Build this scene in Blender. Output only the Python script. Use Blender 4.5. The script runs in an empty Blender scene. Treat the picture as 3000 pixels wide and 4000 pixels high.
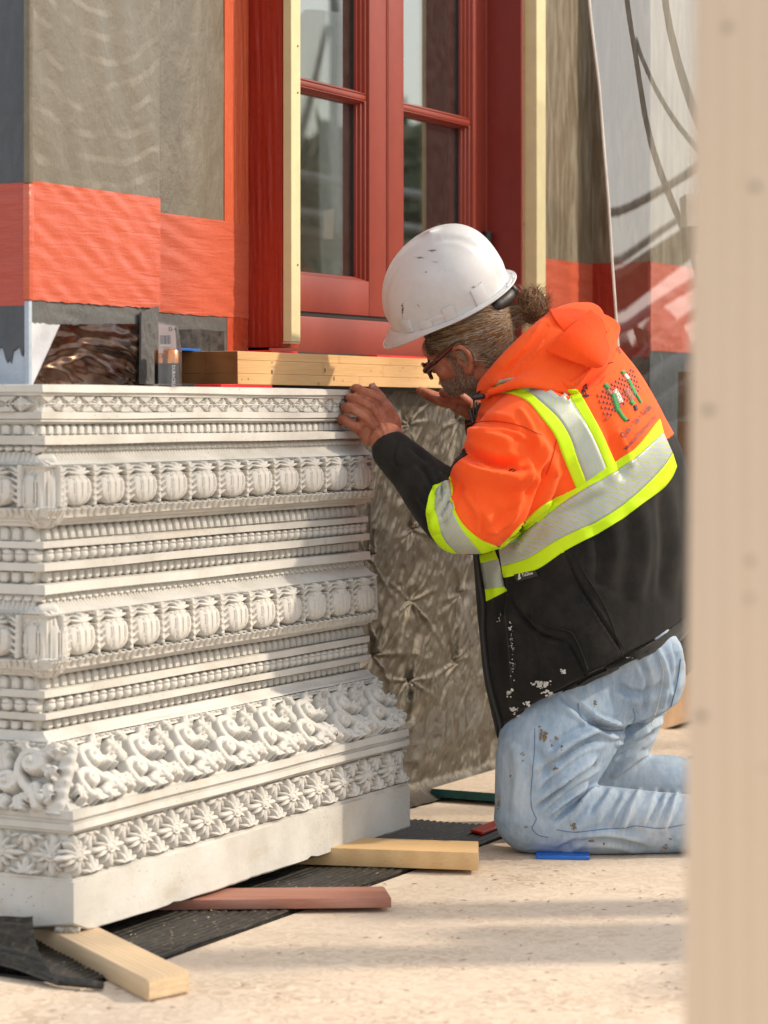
import bpy, bmesh, math, random
import numpy as np
from mathutils import Vector, Matrix
from mathutils.bvhtree import BVHTree
random.seed(7); rng = np.random.default_rng(7)
sc = bpy.context.scene
COL = sc.collection
R = math.radians
# ---------------------------------------------------------------- camera
TH = R(27); S, CO = math.sin(TH), math.cos(TH)
CX, CY, CH = -3.77, -2.534, 0.96
cam = bpy.data.cameras.new('camera'); camo = bpy.data.objects.new('camera', cam); COL.objects.link(camo)
cam.sensor_fit = 'HORIZONTAL'; cam.sensor_width = 24; cam.lens = 80; cam.shift_y = -390/3000
cam.clip_start = .05; cam.clip_end = 3000
camo.location = (CX, CY, CH); camo.rotation_euler = (R(90), 0, -R(63))
cam.dof.use_dof = True; cam.dof.focus_distance = 5.55; cam.dof.aperture_fstop = 4.0
sc.camera = camo
# ---------------------------------------------------------------- sky, sun, exposure
w = bpy.data.worlds.new('World'); sc.world = w; w.use_nodes = True
SUNDIR = Vector((.62, -1.0, 0)).normalized(); ELEV = R(37)
wn = w.node_tree.nodes; wl = w.node_tree.links
bg = wn['Background']; sky = wn.new('ShaderNodeTexSky'); sky.sky_type = 'NISHITA'; sky.sun_disc = False
sky.sun_elevation = ELEV; sky.sun_rotation = math.atan2(SUNDIR.x, SUNDIR.y); sky.dust_density = 2.5; sky.air_density = 1.2
# thin bright cloud over the whole sky
tc = wn.new('ShaderNodeTexCoord'); nz = wn.new('ShaderNodeTexNoise'); nz.inputs['Scale'].default_value = 2.2; nz.inputs['Detail'].default_value = 6
rp = wn.new('ShaderNodeValToRGB'); rp.color_ramp.elements[0].position = .3; rp.color_ramp.elements[1].position = .62
mxs = wn.new('ShaderNodeMix'); mxs.data_type = 'RGBA'; mxs.inputs[7].default_value = (12.5, 12.3, 12.0, 1)
ml = wn.new('ShaderNodeMath'); ml.operation = 'MULTIPLY'; ml.inputs[1].default_value = .68
wl.new(tc.outputs['Generated'], nz.inputs['Vector']); wl.new(nz.outputs['Fac'], rp.inputs['Fac']); wl.new(rp.outputs['Color'], ml.inputs[0])
wl.new(ml.outputs[0], mxs.inputs[0]); wl.new(sky.outputs[0], mxs.inputs[6]); wl.new(mxs.outputs[2], bg.inputs['Color'])
bg.inputs['Strength'].default_value = .13
sun = bpy.data.lights.new('sun', 'SUN'); sun.energy = 3.5; sun.angle = R(1.8); sun.color = (1, .86, .68)
suno = bpy.data.objects.new('sun', sun); COL.objects.link(suno)
sd = Vector((SUNDIR.x*math.cos(ELEV), SUNDIR.y*math.cos(ELEV), math.sin(ELEV)))
suno.rotation_euler = sd.to_track_quat('Z', 'Y').to_euler(); suno.location = (3, -6, 5)
sc.view_settings.view_transform = 'Standard'; sc.view_settings.look = 'None'; sc.view_settings.gamma = 1
sc.view_settings.use_curve_mapping = False; sc.view_settings.exposure = 0.24
sc.cycles.max_bounces = 8; sc.cycles.transparent_max_bounces = 12

# ---------------------------------------------------------------- geometry of the view (pixel of the 3000x4000 photo -> point in the place)
def W(px, py, Z):
    x = (px-1500)*1e-4*Z; z = CH-(py-1610)*1e-4*Z
    return Vector((CX+S*x+CO*Z, CY-CO*x+S*Z, z))
def onY(px, py, y):
    m = (px-1500)*1e-4; return W(px, py, (y-CY)/(S-CO*m))
def onX(px, py, x):
    m = (px-1500)*1e-4; return W(px, py, (x-CX)/(CO+S*m))
def onZ(px, py, z): return W(px, py, (CH-z)*1e4/(py-1610))
QS = 3000/1659.0
def Q(qx, qy, d=0): return W(qx*QS, qy*QS, 5.7+d*.00103)
def toQ(P):
    P = np.asarray(P); dx = P[:, 0]-CX; dy = P[:, 1]-CY
    X = S*dx-CO*dy; Z = CO*dx+S*dy
    return np.stack([(1500+1e4*X/Z)/QS, (1610+1e4*(CH-P[:, 2])/Z)/QS, (Z-5.7)/.00103], 1)

# ---------------------------------------------------------------- objects
def empty(name, loc=(0, 0, 0), label=None, cat=None, group=None, kind=None, rotz=0):
    o = bpy.data.objects.new(name, None); COL.objects.link(o); o.location = loc; o.empty_display_size = .05; o.rotation_euler = (0, 0, rotz)
    tag(o, label, cat, group, kind); return o
def tag(o, label=None, cat=None, group=None, kind=None):
    if label: o['label'] = label
    if cat: o['category'] = cat
    if group: o['group'] = group
    if kind: o['kind'] = kind
    return o
def plink(o, parent):
    COL.objects.link(o)
    if parent is not None:
        o.parent = parent
def wloc(p):
    v = Vector((0, 0, 0))
    while p is not None: v = v+p.location; p = p.parent
    return v
def mk(name, V, F, mat, parent=None, smooth=None, world=True, uv=None):
    me = bpy.data.meshes.new(name)
    V = np.asarray([tuple(v) for v in V] if not isinstance(V, np.ndarray) else V, dtype=float)
    if world and parent is not None: V = V-np.array(wloc(parent))
    me.from_pydata(V.tolist(), [], F if isinstance(F, list) else F.tolist())
    if uv is not None:
        l = me.uv_layers.new(name='UVMap'); idx = np.empty(len(me.loops), int); me.loops.foreach_get('vertex_index', idx)
        l.data.foreach_set('uv', np.asarray(uv)[idx].astype(np.float32).ravel())
    if mat: me.materials.append(mat)
    if smooth is not None:
        me.shade_smooth()
        if smooth < 180: me.set_sharp_from_angle(angle=R(smooth))
    me.update()
    o = bpy.data.objects.new(name, me); plink(o, parent); return o
def from_bm(name, bm, mat, parent=None, smooth=None, fixn=True):
    if fixn: bmesh.ops.recalc_face_normals(bm, faces=bm.faces)
    me = bpy.data.meshes.new(name)
    if parent is not None:
        off = wloc(parent); bmesh.ops.translate(bm, verts=bm.verts, vec=-off)
    bm.to_mesh(me); bm.free()
    if mat: me.materials.append(mat)
    if smooth is not None:
        me.shade_smooth(); me.set_sharp_from_angle(angle=R(smooth))
    o = bpy.data.objects.new(name, me); plink(o, parent); return o
def bevel(bm, w, seg=1):
    if w > 0: bmesh.ops.bevel(bm, geom=list(bm.edges), offset=w, segments=seg, affect='EDGES', profile=.5)
def hexa(name, P, mat, parent=None, bev=0.0, seg=2, smooth=40):
    """P: 8 points, bottom 4 then top 4 (same order)"""
    bm = bmesh.new(); v = [bm.verts.new(tuple(p)) for p in P]
    for f in ((0, 1, 2, 3), (4, 5, 6, 7), (0, 1, 5, 4), (1, 2, 6, 5), (2, 3, 7, 6), (3, 0, 4, 7)): bm.faces.new([v[i] for i in f])
    bmesh.ops.recalc_face_normals(bm, faces=bm.faces); bevel(bm, bev, seg)
    return from_bm(name, bm, mat, parent, smooth if bev else None)
def box(name, x0, x1, y0, y1, z0, z1, mat, parent=None, bev=0.0, seg=2):
    P = [(x0, y0, z0), (x1, y0, z0), (x1, y1, z0), (x0, y1, z0), (x0, y0, z1), (x1, y0, z1), (x1, y1, z1), (x0, y1, z1)]
    return hexa(name, P, mat, parent, bev, seg)
def plank(name, a, d, L, wd, h, mat, parent=None, bev=.003):
    """bottom corner a, horizontal direction d, length, width to the left of d, height"""
    a = Vector(a); d = Vector((d[0], d[1], 0)).normalized(); n = Vector((-d.y, d.x, 0))
    b = [a, a+d*L, a+d*L+n*wd, a+n*wd]; return hexa(name, b+[p+Vector((0, 0, h)) for p in b], mat, parent, bev)
def tube(path, rad, n=12, squash=None, cap=True):
    """loft of circles along path -> V,F (arrays)"""
    path = [Vector(p) for p in path]; V = []; F = []
    if not hasattr(rad, '__len__'): rad = [rad]*len(path)
    up = Vector((.3, .2, 1)).normalized(); m = len(path); pu = None
    for i, p in enumerate(path):
        t = (path[min(i+1, m-1)]-path[max(i-1, 0)]).normalized()
        if pu is None: u = t.cross(up).normalized()
        else:
            u = (pu-t*pu.dot(t)).normalized()
        pu = u; v = t.cross(u)
        for k in range(n):
            a = 2*math.pi*k/n; V.append(p+(u*math.cos(a)+v*math.sin(a))*rad[i])
    for i in range(m-1):
        for k in range(n): F.append([i*n+k, i*n+(k+1) % n, (i+1)*n+(k+1) % n, (i+1)*n+k])
    if cap: F.append(list(range(n))[::-1]); F.append([(m-1)*n+k for k in range(n)])
    return V, F
def tubeobj(name, path, rad, mat, parent=None, n=10): V, F = tube(path, rad, n); return mk(name, V, F, mat, parent, smooth=50)
def join(*parts):
    V = []; F = []
    for v, f in parts:
        k = len(V); V += list(v); F += [[i+k for i in q] for q in f]
    return V, F

# ---------------------------------------------------------------- materials
class NT:
    def __init__(s, name):
        s.m = bpy.data.materials.new(name); s.m.use_nodes = True; s.t = s.m.node_tree; s.b = s.t.nodes['Principled BSDF']
    def n(s, typ, **kw):
        x = s.t.nodes.new('ShaderNode'+typ)
        for k, v in kw.items():
            if k.startswith('i_'):
                k2 = k[2:]; k2 = int(k2) if k2.isdigit() else k2.replace('_', ' '); x.inputs[k2].default_value = v
            else: setattr(x, k, v)
        return x
    def l(s, a, b): s.t.links.new(a, b)
    def co(s, scale=(1, 1, 1), rot=(0, 0, 0), kind='Object'):
        t = s.n('TexCoord'); src = t.outputs[kind]
        if any(rot): r = s.n('Mapping'); r.inputs['Rotation'].default_value = rot; s.l(src, r.inputs['Vector']); src = r.outputs[0]
        m = s.n('Mapping'); m.inputs['Scale'].default_value = scale; s.l(src, m.inputs['Vector']); return m.outputs[0]
    def noise(s, vec, scale, detail=4, rough=.55, dist=0):
        x = s.n('TexNoise'); x.inputs['Scale'].default_value = scale; x.inputs['Detail'].default_value = detail
        x.inputs['Roughness'].default_value = rough; x.inputs['Distortion'].default_value = dist; s.l(vec, x.inputs['Vector']); return x.outputs['Fac']
    def ramp(s, fac, stops):
        x = s.n('ValToRGB'); e = x.color_ramp.elements
        while len(e) < len(stops): e.new(.5)
        for i, (p, c) in enumerate(stops):
            e[i].position = p; e[i].color = tuple(c)+(1,) if hasattr(c, '__len__') else (c, c, c, 1)
        s.l(fac, x.inputs['Fac']); return x.outputs['Color']
    def mix(s, fac, a, b, mode='MIX'):
        x = s.n('Mix', data_type='RGBA', blend_type=mode)
        for sock, v in ((0, fac), (6, a), (7, b)):
            if hasattr(v, 'links') or isinstance(v, bpy.types.NodeSocket): s.l(v, x.inputs[sock])
            elif hasattr(v, '__len__'): x.inputs[sock].default_value = tuple(v)+(1,)
            else: x.inputs[sock].default_value = v
        return x.outputs[2]
    def math(s, op, a, b=None, c=None):
        x = s.n('Math', operation=op)
        for i, v in enumerate((a, b, c)):
            if v is None: continue
            if isinstance(v, bpy.types.NodeSocket): s.l(v, x.inputs[i])
            else: x.inputs[i].default_value = v
        return x.outputs[0]
    def bump(s, h, strength=.3, dist=.01, prev=None):
        x = s.n('Bump'); x.inputs['Strength'].default_value = strength; x.inputs['Distance'].default_value = dist
        s.l(h, x.inputs['Height'])
        if prev is not None: s.l(prev, x.inputs['Normal'])
        s.l(x.outputs[0], s.b.inputs['Normal']); return x.outputs[0]
    def set(s, col=None, rough=None, metal=None, spec=None, coat=None):
        for k, v in (('Base Color', col), ('Roughness', rough), ('Metallic', metal), ('Specular IOR Level', spec), ('Coat Weight', coat)):
            if v is None: continue
            if isinstance(v, bpy.types.NodeSocket): s.l(v, s.b.inputs[k])
            elif hasattr(v, '__len__'): s.b.inputs[k].default_value = tuple(v)+(1,)
            else: s.b.inputs[k].default_value = v
        return s.m
def simple(name, col, rough=.6, var=.2, vs=12, bump=.15, bs=120, st=(1, 1, 1), metal=0, spec=.5, coat=None, dist=.004):
    t = NT(name); v = t.co(st); n1 = t.noise(v, vs)
    a = tuple(c*(1-var) for c in col); b = tuple(min(1, c*(1+var)) for c in col)
    t.set(t.ramp(n1, [(.3, a), (.7, b)]), rough, metal, spec, coat)
    if bump: t.bump(t.noise(v, bs, 3), bump, dist)
    return t.m

def m_stone():
    t = NT('cast_stone'); v = t.co()
    base = t.ramp(t.noise(v, 7, 6, .6), [(.3, (.46, .445, .405)), (.5, (.55, .535, .50)), (.72, (.61, .595, .56))])
    st = t.noise(t.co((1, 1, 2.5)), 5, 8, .65); stm = t.ramp(st, [(.58, 0.0), (.70, 1.0)])
    base = t.mix(t.math('MULTIPLY', stm, .40), base, (.44, .34, .22))
    st2 = t.ramp(t.noise(t.co((1, 1, 1.6)), 2.6, 7, .7), [(.56, 0.0), (.66, 1.0)]); base = t.mix(t.math('MULTIPLY', st2, .22), base, (.40, .38, .34))
    sp = t.n('TexVoronoi', feature='F1'); sp.inputs['Scale'].default_value = 90; t.l(v, sp.inputs['Vector'])
    spm = t.math('MULTIPLY', t.ramp(sp.outputs['Distance'], [(.10, 1.0), (.18, 0.0)]), t.ramp(t.noise(v, 9, 4), [(.50, 0.0), (.60, 1.0)]))
    base = t.mix(t.math('MULTIPLY', spm, .75), base, (.19, .15, .11))
    t.set(base, .82, spec=.25)
    b1 = t.bump(t.noise(v, 45, 6, .65), .35, .003); t.bump(t.noise(v, 250, 3), .35, .0012, b1)
    return t.m
STONE = m_stone()
def m_wood(name, c1, c2, grain=(1, 14, 14), scale=6, knots=True, rough=.6, rot=(0, 0, 0)):
    t = NT(name); v = t.co(grain, rot)
    nn = t.noise(v, scale*.35, 4, .6, .6); g = t.n('TexWave', wave_type='BANDS', bands_direction='Y'); g.inputs['Scale'].default_value = scale*.5
    g.inputs['Distortion'].default_value = 3.6; g.inputs['Detail'].default_value = 2; g.inputs['Detail Scale'].default_value = .6; t.l(v, g.inputs['Vector'])
    f = t.math('MULTIPLY_ADD', g.outputs['Fac'], .28, t.math('MULTIPLY', nn, .72))
    c = t.ramp(f, [(.25, c1), (.75, c2)])
    if knots:
        vv = t.co((4, 22, 22), rot); k = t.n('TexVoronoi', feature='F1'); k.inputs['Scale'].default_value = 1; t.l(vv, k.inputs['Vector'])
        c = t.mix(t.ramp(k.outputs['Distance'], [(.05, .8), (.12, 0.0)]), c, tuple(x*.25 for x in c1))
    fine = t.noise(t.co((3, 90, 90), rot), 5, 3); c = t.mix(.22, c, t.ramp(fine, [(.3, tuple(x*.55 for x in c1)), (.7, c2)]))
    t.set(c, rough, spec=.35); t.bump(t.mix(.5, f, fine), .25, .0015); return t.m
PINE = m_wood('pine', (.52, .32, .15), (.68, .47, .26))
PALE = m_wood('pale_pine', (.50, .36, .22), (.66, .51, .35), knots=False)
REDWOOD = m_wood('red_board', (.24, .085, .05), (.40, .20, .15), grain=(1.2, 14, 14), scale=4, knots=False, rot=(0, 0, R(63)))
POSTM = m_wood('post_pine', (.70, .55, .41), (.77, .63, .49), grain=(14, 14, 1), scale=3)
def m_paint(name, c1, c2, rough=.35, stretch=(2, 2, 30), bs=.8, spec=.5, mott=None, arcs=None):
    """roller/brush coated board: raised brush strokes and glossy ridges"""
    t = NT(name); v = t.co(stretch); f = t.noise(v, 5, 6, .6, .5)
    v2 = t.co(); f2 = t.noise(v2, 4, 6, .6)
    c = t.mix(.5, t.ramp(f, [(.3, c1), (.7, c2)]), t.ramp(f2, [(.3, c1), (.7, c2)]))
    if mott:
        c = t.mix(t.ramp(t.noise(t.co(mott[1]), mott[2], 6, .7, 1.0), [(.45, 0.0), (.65, 1.0)]), c, mott[0])
    if arcs:
        tt = t.n('TexCoord'); mp = t.n('Mapping'); mp.inputs['Location'].default_value = (-arcs[0], 0, -arcs[1]); t.l(tt.outputs['Object'], mp.inputs['Vector'])
        rg = t.n('TexWave', wave_type='RINGS', rings_direction='Y'); rg.inputs['Scale'].default_value = 6.5; rg.inputs['Distortion'].default_value = 2.5; rg.inputs['Detail'].default_value = 2; rg.inputs['Detail Scale'].default_value = 1.5; t.l(mp.outputs[0], rg.inputs['Vector'])
        msk = t.math('MULTIPLY', t.ramp(rg.outputs['Fac'], [(.72, 0.0), (.92, 1.0)]), t.ramp(t.noise(v2, 7, 4), [(.45, 0.0), (.62, .55)])); c = t.mix(msk, c, (.27, .245, .20))
    t.set(c, rough, spec=spec)
    b = t.bump(f, bs, .004); b = t.bump(t.noise(v2, 40, 4, .6), .5, .003, b); t.bump(t.noise(v2, 180, 2, .6), .3, .001, b)
    return t.m
TAN = m_paint('tan_coating', (.135, .117, .086), (.168, .147, .111), .27, (5, 5, 3), .55, .6, ((.20, .178, .138), (5, 5, 3), 2))
TAN2 = m_paint('weathered_tan_coating', (.105, .078, .045), (.17, .13, .08), .45, (18, 18, 2), .8, .5, ((.27, .24, .18), (18, 18, 2.0), 2))
ORG = m_paint('orange_coating', (.47, .085, .042), (.55, .12, .065), .30, (1.0, 1.0, 11), .7, .5)
RED = m_paint('red_coating', (.28, .018, .008), (.36, .03, .012), .3, (10, 10, 2), .9, .5)
SLATE = m_paint('slate_coating', (.045, .055, .065), (.085, .095, .11), .45, (8, 8, 3), .8, .4)
BLUEG = m_paint('blue_grey_sheet', (.28, .34, .42), (.42, .48, .56), .5, (3, 3, 8), .4, .4)
GREY = m_paint('cracked_grey_sealant', (.07, .072, .072), (.125, .127, .125), .5, (6, 6, 6), .9, .4)
WINRED = simple('window_red_metal', (.25, .040, .024), .42, .06, 30, .08, 400, spec=.5, dist=.001)
CREAM = simple('cream_batten_paint', (.62, .54, .31), .5, .06, 20, .15, 90)
CREAMD = simple('aged_cream_batten_paint', (.50, .41, .22), .55, .1, 20, .15, 90)
GASKET = simple('black_gasket', (.012, .012, .012), .5, 0.1)
BLACKP = simple('black_plastic', (.018, .018, .019), .42, .2, 40)
REDP = simple('red_plastic', (.62, .012, .012), .4, .1, 40, .1)
BLUEP = simple('blue_plastic', (.01, .13, .52), .4, .1, 40, .1)
WHITEP = simple('white_plastic', (.7, .7, .68), .4, .05)
TEAL = simple('teal_sealed_edge', (.008, .09, .085), .55, .25, 60, .6, 150)
GREYPAINT = simple('grey_steel', (.30, .31, .31), .45, .2, 15)
def m_osb():
    t = NT('strand_board'); v = t.co()
    w_ = t.n('TexNoise'); w_.inputs['Scale'].default_value = 9; t.l(v, w_.inputs['Vector'])
    def flakes(rot, sx, sy, sc_):
        vv = t.co((sx, sy, sx), (0, 0, rot)); ad = t.n('VectorMath', operation='MULTIPLY_ADD'); ad.inputs[1].default_value = (1.2, 1.2, 1.2)
        t.l(w_.outputs['Color'], ad.inputs[0]); t.l(vv, ad.inputs[2])
        k = t.n('TexVoronoi', feature='F1'); k.inputs['Scale'].default_value = sc_; t.l(ad.outputs[0], k.inputs['Vector']); return k
    a = flakes(.5, 1, .3, 17); b = flakes(-.9, 1, .28, 14); c_ = flakes(1.5, 1, .16, 26)
    h1 = t.n('SeparateColor'); t.l(a.outputs['Color'], h1.inputs[0]); h2 = t.n('SeparateColor'); t.l(b.outputs['Color'], h2.inputs[0]); h3 = t.n('SeparateColor'); t.l(c_.outputs['Color'], h3.inputs[0])
    ca = t.ramp(h1.outputs[0], [(.0, (.38, .27, .175)), (.5, (.56, .435, .32)), (1, (.66, .54, .42))])
    cb = t.ramp(h2.outputs[1], [(.0, (.40, .29, .19)), (.6, (.60, .475, .36)), (1, (.69, .575, .46))])
    c = t.mix(t.ramp(h1.outputs[2], [(.45, 0.0), (.5, 1.0)]), ca, cb)
    dk = t.math('MULTIPLY', t.ramp(h3.outputs[0], [(.90, 0.0), (.93, 1.0)]), .6)
    c = t.mix(dk, c, (.22, .11, .05))
    dust = t.ramp(t.noise(v, 3, 6, .6), [(.35, 0.0), (.65, 1.0)]); c = t.mix(t.math('MULTIPLY_ADD', dust, .45, .35), c, (.62, .53, .43))
    red = t.ramp(t.noise(v, 2.1, 3), [(.55, 0.0), (.7, 1.0)]); c = t.mix(t.math('MULTIPLY', red, .2), c, (.46, .31, .21))
    stn = t.ramp(t.noise(v, 23, 5, .7), [(.72, 0.0), (.78, 1.0)]); c = t.mix(t.math('MULTIPLY', stn, .4), c, (.22, .15, .11))
    t.set(c, .75, spec=.2)
    bb = t.bump(h1.outputs[0], .3, .0010); bb = t.bump(h3.outputs[1], .25, .0008, bb); t.bump(t.noise(v, 150, 3), .35, .001, bb); return t.m
OSB = m_osb()
def m_glass(name, ior, tint=(.9, .95, .93), rough=0.0, wav=0.0, dustc=None):
    t = NT(name); out = t.t.nodes['Material Output']; t.t.nodes.remove(t.b)
    lw = t.n('LayerWeight'); lw.inputs['Blend'].default_value = .5; fac = t.math('MULTIPLY_ADD', t.math('POWER', lw.outputs['Facing'], 4.0), 1-ior, ior); tr = t.n('BsdfTransparent'); tr.inputs[0].default_value = tint+(1,)
    gl = t.n('BsdfGlossy'); gl.inputs['Roughness'].default_value = rough; mx = t.n('MixShader')
    if wav:
        bp = t.n('Bump'); bp.inputs['Strength'].default_value = wav; bp.inputs['Distance'].default_value = .02
        t.l(t.noise(t.co((1, 1, .4)), 3.0, 1), bp.inputs['Height']); t.l(bp.outputs[0], gl.inputs['Normal'])
    t.l(fac, mx.inputs[0]); t.l(tr.outputs[0], mx.inputs[1]); t.l(gl.outputs[0], mx.inputs[2])
    o = mx.outputs[0]
    if dustc:
        df = t.n('BsdfDiffuse'); df.inputs[0].default_value = (.75, .72, .68, 1); m2 = t.n('MixShader')
        t.l(t.math('MULTIPLY', t.ramp(t.noise(t.co(), 30, 6, .7), [(.35, .2), (.75, 1.0)]), dustc), m2.inputs[0]); t.l(o, m2.inputs[1]); t.l(df.outputs[0], m2.inputs[2]); o = m2.outputs[0]
    t.l(o, out.inputs[0]); return t.m
GLASS = m_glass('window_glass', .30, (.70, .80, .74), 0, .03, .03)
ACRYL = m_glass('clear_acrylic', .20, (.95, .95, .93), 0.0, .0, .02)
CLEAR = m_glass('clear_blister', .06, (.97, .95, .95), .05, 0, .12)
# ================================================================ the setting
def sheet(name, x0, x1, y0, y1, z0, z1, mat, **k):
    o = box(name, x0, x1, y0, y1, z0, z1, mat, None, .001, 1); tag(o, kind='structure', **k); return o
gr = mk('ground', [(-900, -900, -.35), (900, -900, -.35), (900, 900, -.35), (-900, 900, -.35)], [[0, 1, 2, 3]], simple('earth', (.16, .13, .10), .9, .3, 2))
tag(gr, kind='structure')
# strand board deck; the mat lies in a cut-out on the bare subfloor
fl = empty('floor', (0, 0, 0), kind='structure')
MX, MY = -.185, -.155
box('floor_board', -4.5, 6, -3.2, MY, -.018, 0, OSB, fl, .0015, 1)
box('floor_board', -4.5, MX, MY+.003, 3, -.018, 0, OSB, fl, .0015, 1)
box('floor_board', 1.62, 6, MY+.003, 1.5, -.018, 0, OSB, fl, .0015, 1)
box('subfloor', -4.4, 5.9, -3.1, 2.9, -.06, -.019, simple('dark_subfloor', (.03, .028, .025), .9), fl)
# ---------------------------------------------------------------- walls
BT = 1.384; BB = 1.167; TOPZ = 2.7
def zpix(px, py, y=None, x=None): return (onY(px, py, y) if y is not None else onX(px, py, x)).z
def bumpy_panel(name, P00, P10, P11, P01, mat, parent, amp=.002, n=30, th=.006, seed=1, jag=None):
    """thin coated sheet with an uneven hand-laid surface; corners bottom-left, bottom-right, top-right, top-left (seen from outside)"""
    P00, P10, P11, P01 = map(Vector, (P00, P10, P11, P01)); nrm = (P10-P00).cross(P01-P00).normalized()
    rr = np.random.default_rng(seed); ph = rr.uniform(0, 6.28, (6,)); fr = rr.uniform(1, 7, (6, 2))
    V = []; F = []; m = n
    for j in range(m+1):
        for i in range(n+1):
            u, v = i/n, j/m; e = min(u, 1-u, v, 1-v)*n
            p = P00.lerp(P10, u).lerp(P01.lerp(P11, u), v)
            h = sum(math.sin(fr[k][0]*u*6+fr[k][1]*v*6+ph[k]) for k in range(6))/6*amp*min(1, e)
            if jag and j in (0,) and 'b' in jag: p = p+(P01-P00).normalized()*rr.uniform(-.0016, .0016)
            if jag and j in (m,) and 't' in jag: p = p+(P01-P00).normalized()*rr.uniform(-.0022, .0022)
            if jag and i == n and 'r' in jag: p = p+(P10-P00).normalized()*rr.uniform(-.003, .003)
            V.append(p+nrm*(th+h))
    N = len(V)
    for j in range(m):
        for i in range(n): a = j*(n+1)+i; F.append([a, a+1, a+n+2, a+n+1])
    ring = [i for i in range(n+1)]+[j*(n+1)+n for j in range(1, m+1)]+[m*(n+1)+i for i in range(n-1, -1, -1)]+[j*(n+1) for j in range(m-1, 0, -1)]
    for k in ring: V.append(V[k]-nrm*(th*1.6))
    for k in range(len(ring)):
        k2 = (k+1) % len(ring); F.append([ring[k2], ring[k], N+k, N+k2])
    return mk(name, V, F, mat, parent, smooth=40)
wallm = simple('wall_core', (.12, .10, .08), .8)
# corner pier: plane y=.20 (x .146-.595), left return plane x=.146
PX, PY = .146, .20
P1X = onY(615, 1000, PY).x
wa = empty('wall', (PX, PY, 0), 'corner wall pier coated grey tan over an orange band, foil patch at its foot', 'wall')
box('wall_core', PX, P1X, PY, 1.2, .3, TOPZ, wallm, wa)
ztop = lambda px, py: zpix(px, py, y=PY)
bumpy_panel('coated_panel', (PX, PY, BT), (P1X, PY, BT), (P1X, PY, TOPZ), (PX, PY, TOPZ), m_paint('trowelled_tan_coating', (.135, .117, .086), (.165, .145, .11), .30, (5, 5, 3), .55, .6, None, (.22, 2.0)), wa, .0035, 46, .005, 3)
bumpy_panel('orange_band', (PX, PY, BB), (P1X, PY, BB), (P1X, PY, BT+.004), (PX, PY, BT+.004), ORG, wa, .003, 40, .007, 4, 'b')
bumpy_panel('slate_strip', (PX, PY, 1.0), (P1X, PY, 1.0), (P1X, PY, BB+.004), (PX, PY, BB+.004), GREY, wa, .002, 30, .0035, 5)
box('corner_bead', PX-.0105, PX+.003, PY-.0115, PY+.003, BT-.002, TOPZ, TAN, wa, .003); box('corner_bead', PX-.0125, PX+.003, PY-.0125, PY+.003, BB, BT-.0025, ORG, wa, .003)
box('corner_bead', PX-.0085, PX+.003, PY-.0085, PY+.003, 1.0, BB-.0005, BLUEG, wa, .003)
# left return: viewed from -x, so bottom-left is at larger y
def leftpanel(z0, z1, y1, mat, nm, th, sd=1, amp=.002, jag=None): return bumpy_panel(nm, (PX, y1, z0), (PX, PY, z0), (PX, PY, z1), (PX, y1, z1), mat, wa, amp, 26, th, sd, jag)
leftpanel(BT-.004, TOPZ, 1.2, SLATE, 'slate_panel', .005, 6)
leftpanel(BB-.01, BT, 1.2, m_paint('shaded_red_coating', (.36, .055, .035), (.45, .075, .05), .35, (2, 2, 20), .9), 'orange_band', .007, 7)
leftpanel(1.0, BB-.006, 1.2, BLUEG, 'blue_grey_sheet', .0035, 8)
# dripping dark coating over the blue sheet
V = []; F = []; yy = np.linspace(PY-.002, .5, 70); rr = np.random.default_rng(3)
for i, y in enumerate(yy):
    drip = .045+.02*math.sin(y*60)+rr.uniform(0, .022)+.012*math.sin(y*190)
    V += [(PX-.0065, y, BB-.004), (PX-.0065, y, BB-drip-.03), (PX-.004, y, BB-drip-.034)]
for i in range(len(yy)-1):
    a = i*3; F += [[a, a+3, a+4, a+1], [a+1, a+4, a+5, a+2]]
mk('coating_drips', V, F, SLATE, wa)
# foil patch and white patch at the foot of the pier
def m_foil():
    t = NT('rippled_foil'); v = t.co((5, 5, 17)); f = t.noise(v, 1.0, 1, .4, .8)
    t.set(t.ramp(t.noise(t.co((10, 10, 14)), 1.3, 3), [(.35, (.05, .016, .010)), (.7, (.15, .10, .07))]), .20, .9, .6)
    t.bump(f, 1.0, .05); return t.m
FOIL = m_foil()
fz0, fz1 = 1.005, zpix(400, 1262, y=PY)
bumpy_panel('foil_patch', onY(130, 1500, PY-.006), onY(555, 1508, PY-.006), onY(545, 1265, PY-.006), onY(235, 1268, PY-.006), FOIL, wa, .0035, 34, .003, 9, 'tr')
bumpy_panel('white_sheet_patch', (PX+.001, PY-.004, 1.0), (PX+.028, PY-.004, 1.0), onY(240, 1270, PY-.004), onY(112, 1262, PY-.004), simple('white_membrane', (.50, .52, .56), .5), wa, .001, 12, .002, 10, 't')
bumpy_panel('sealant_strip', onY(545, 1500, PY-.012), onY(615, 1502, PY-.012), onY(615, 1196, PY-.012), onY(548, 1220, PY-.012), GREY, wa, .003, 20, .003, 11, 'r')
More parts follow.
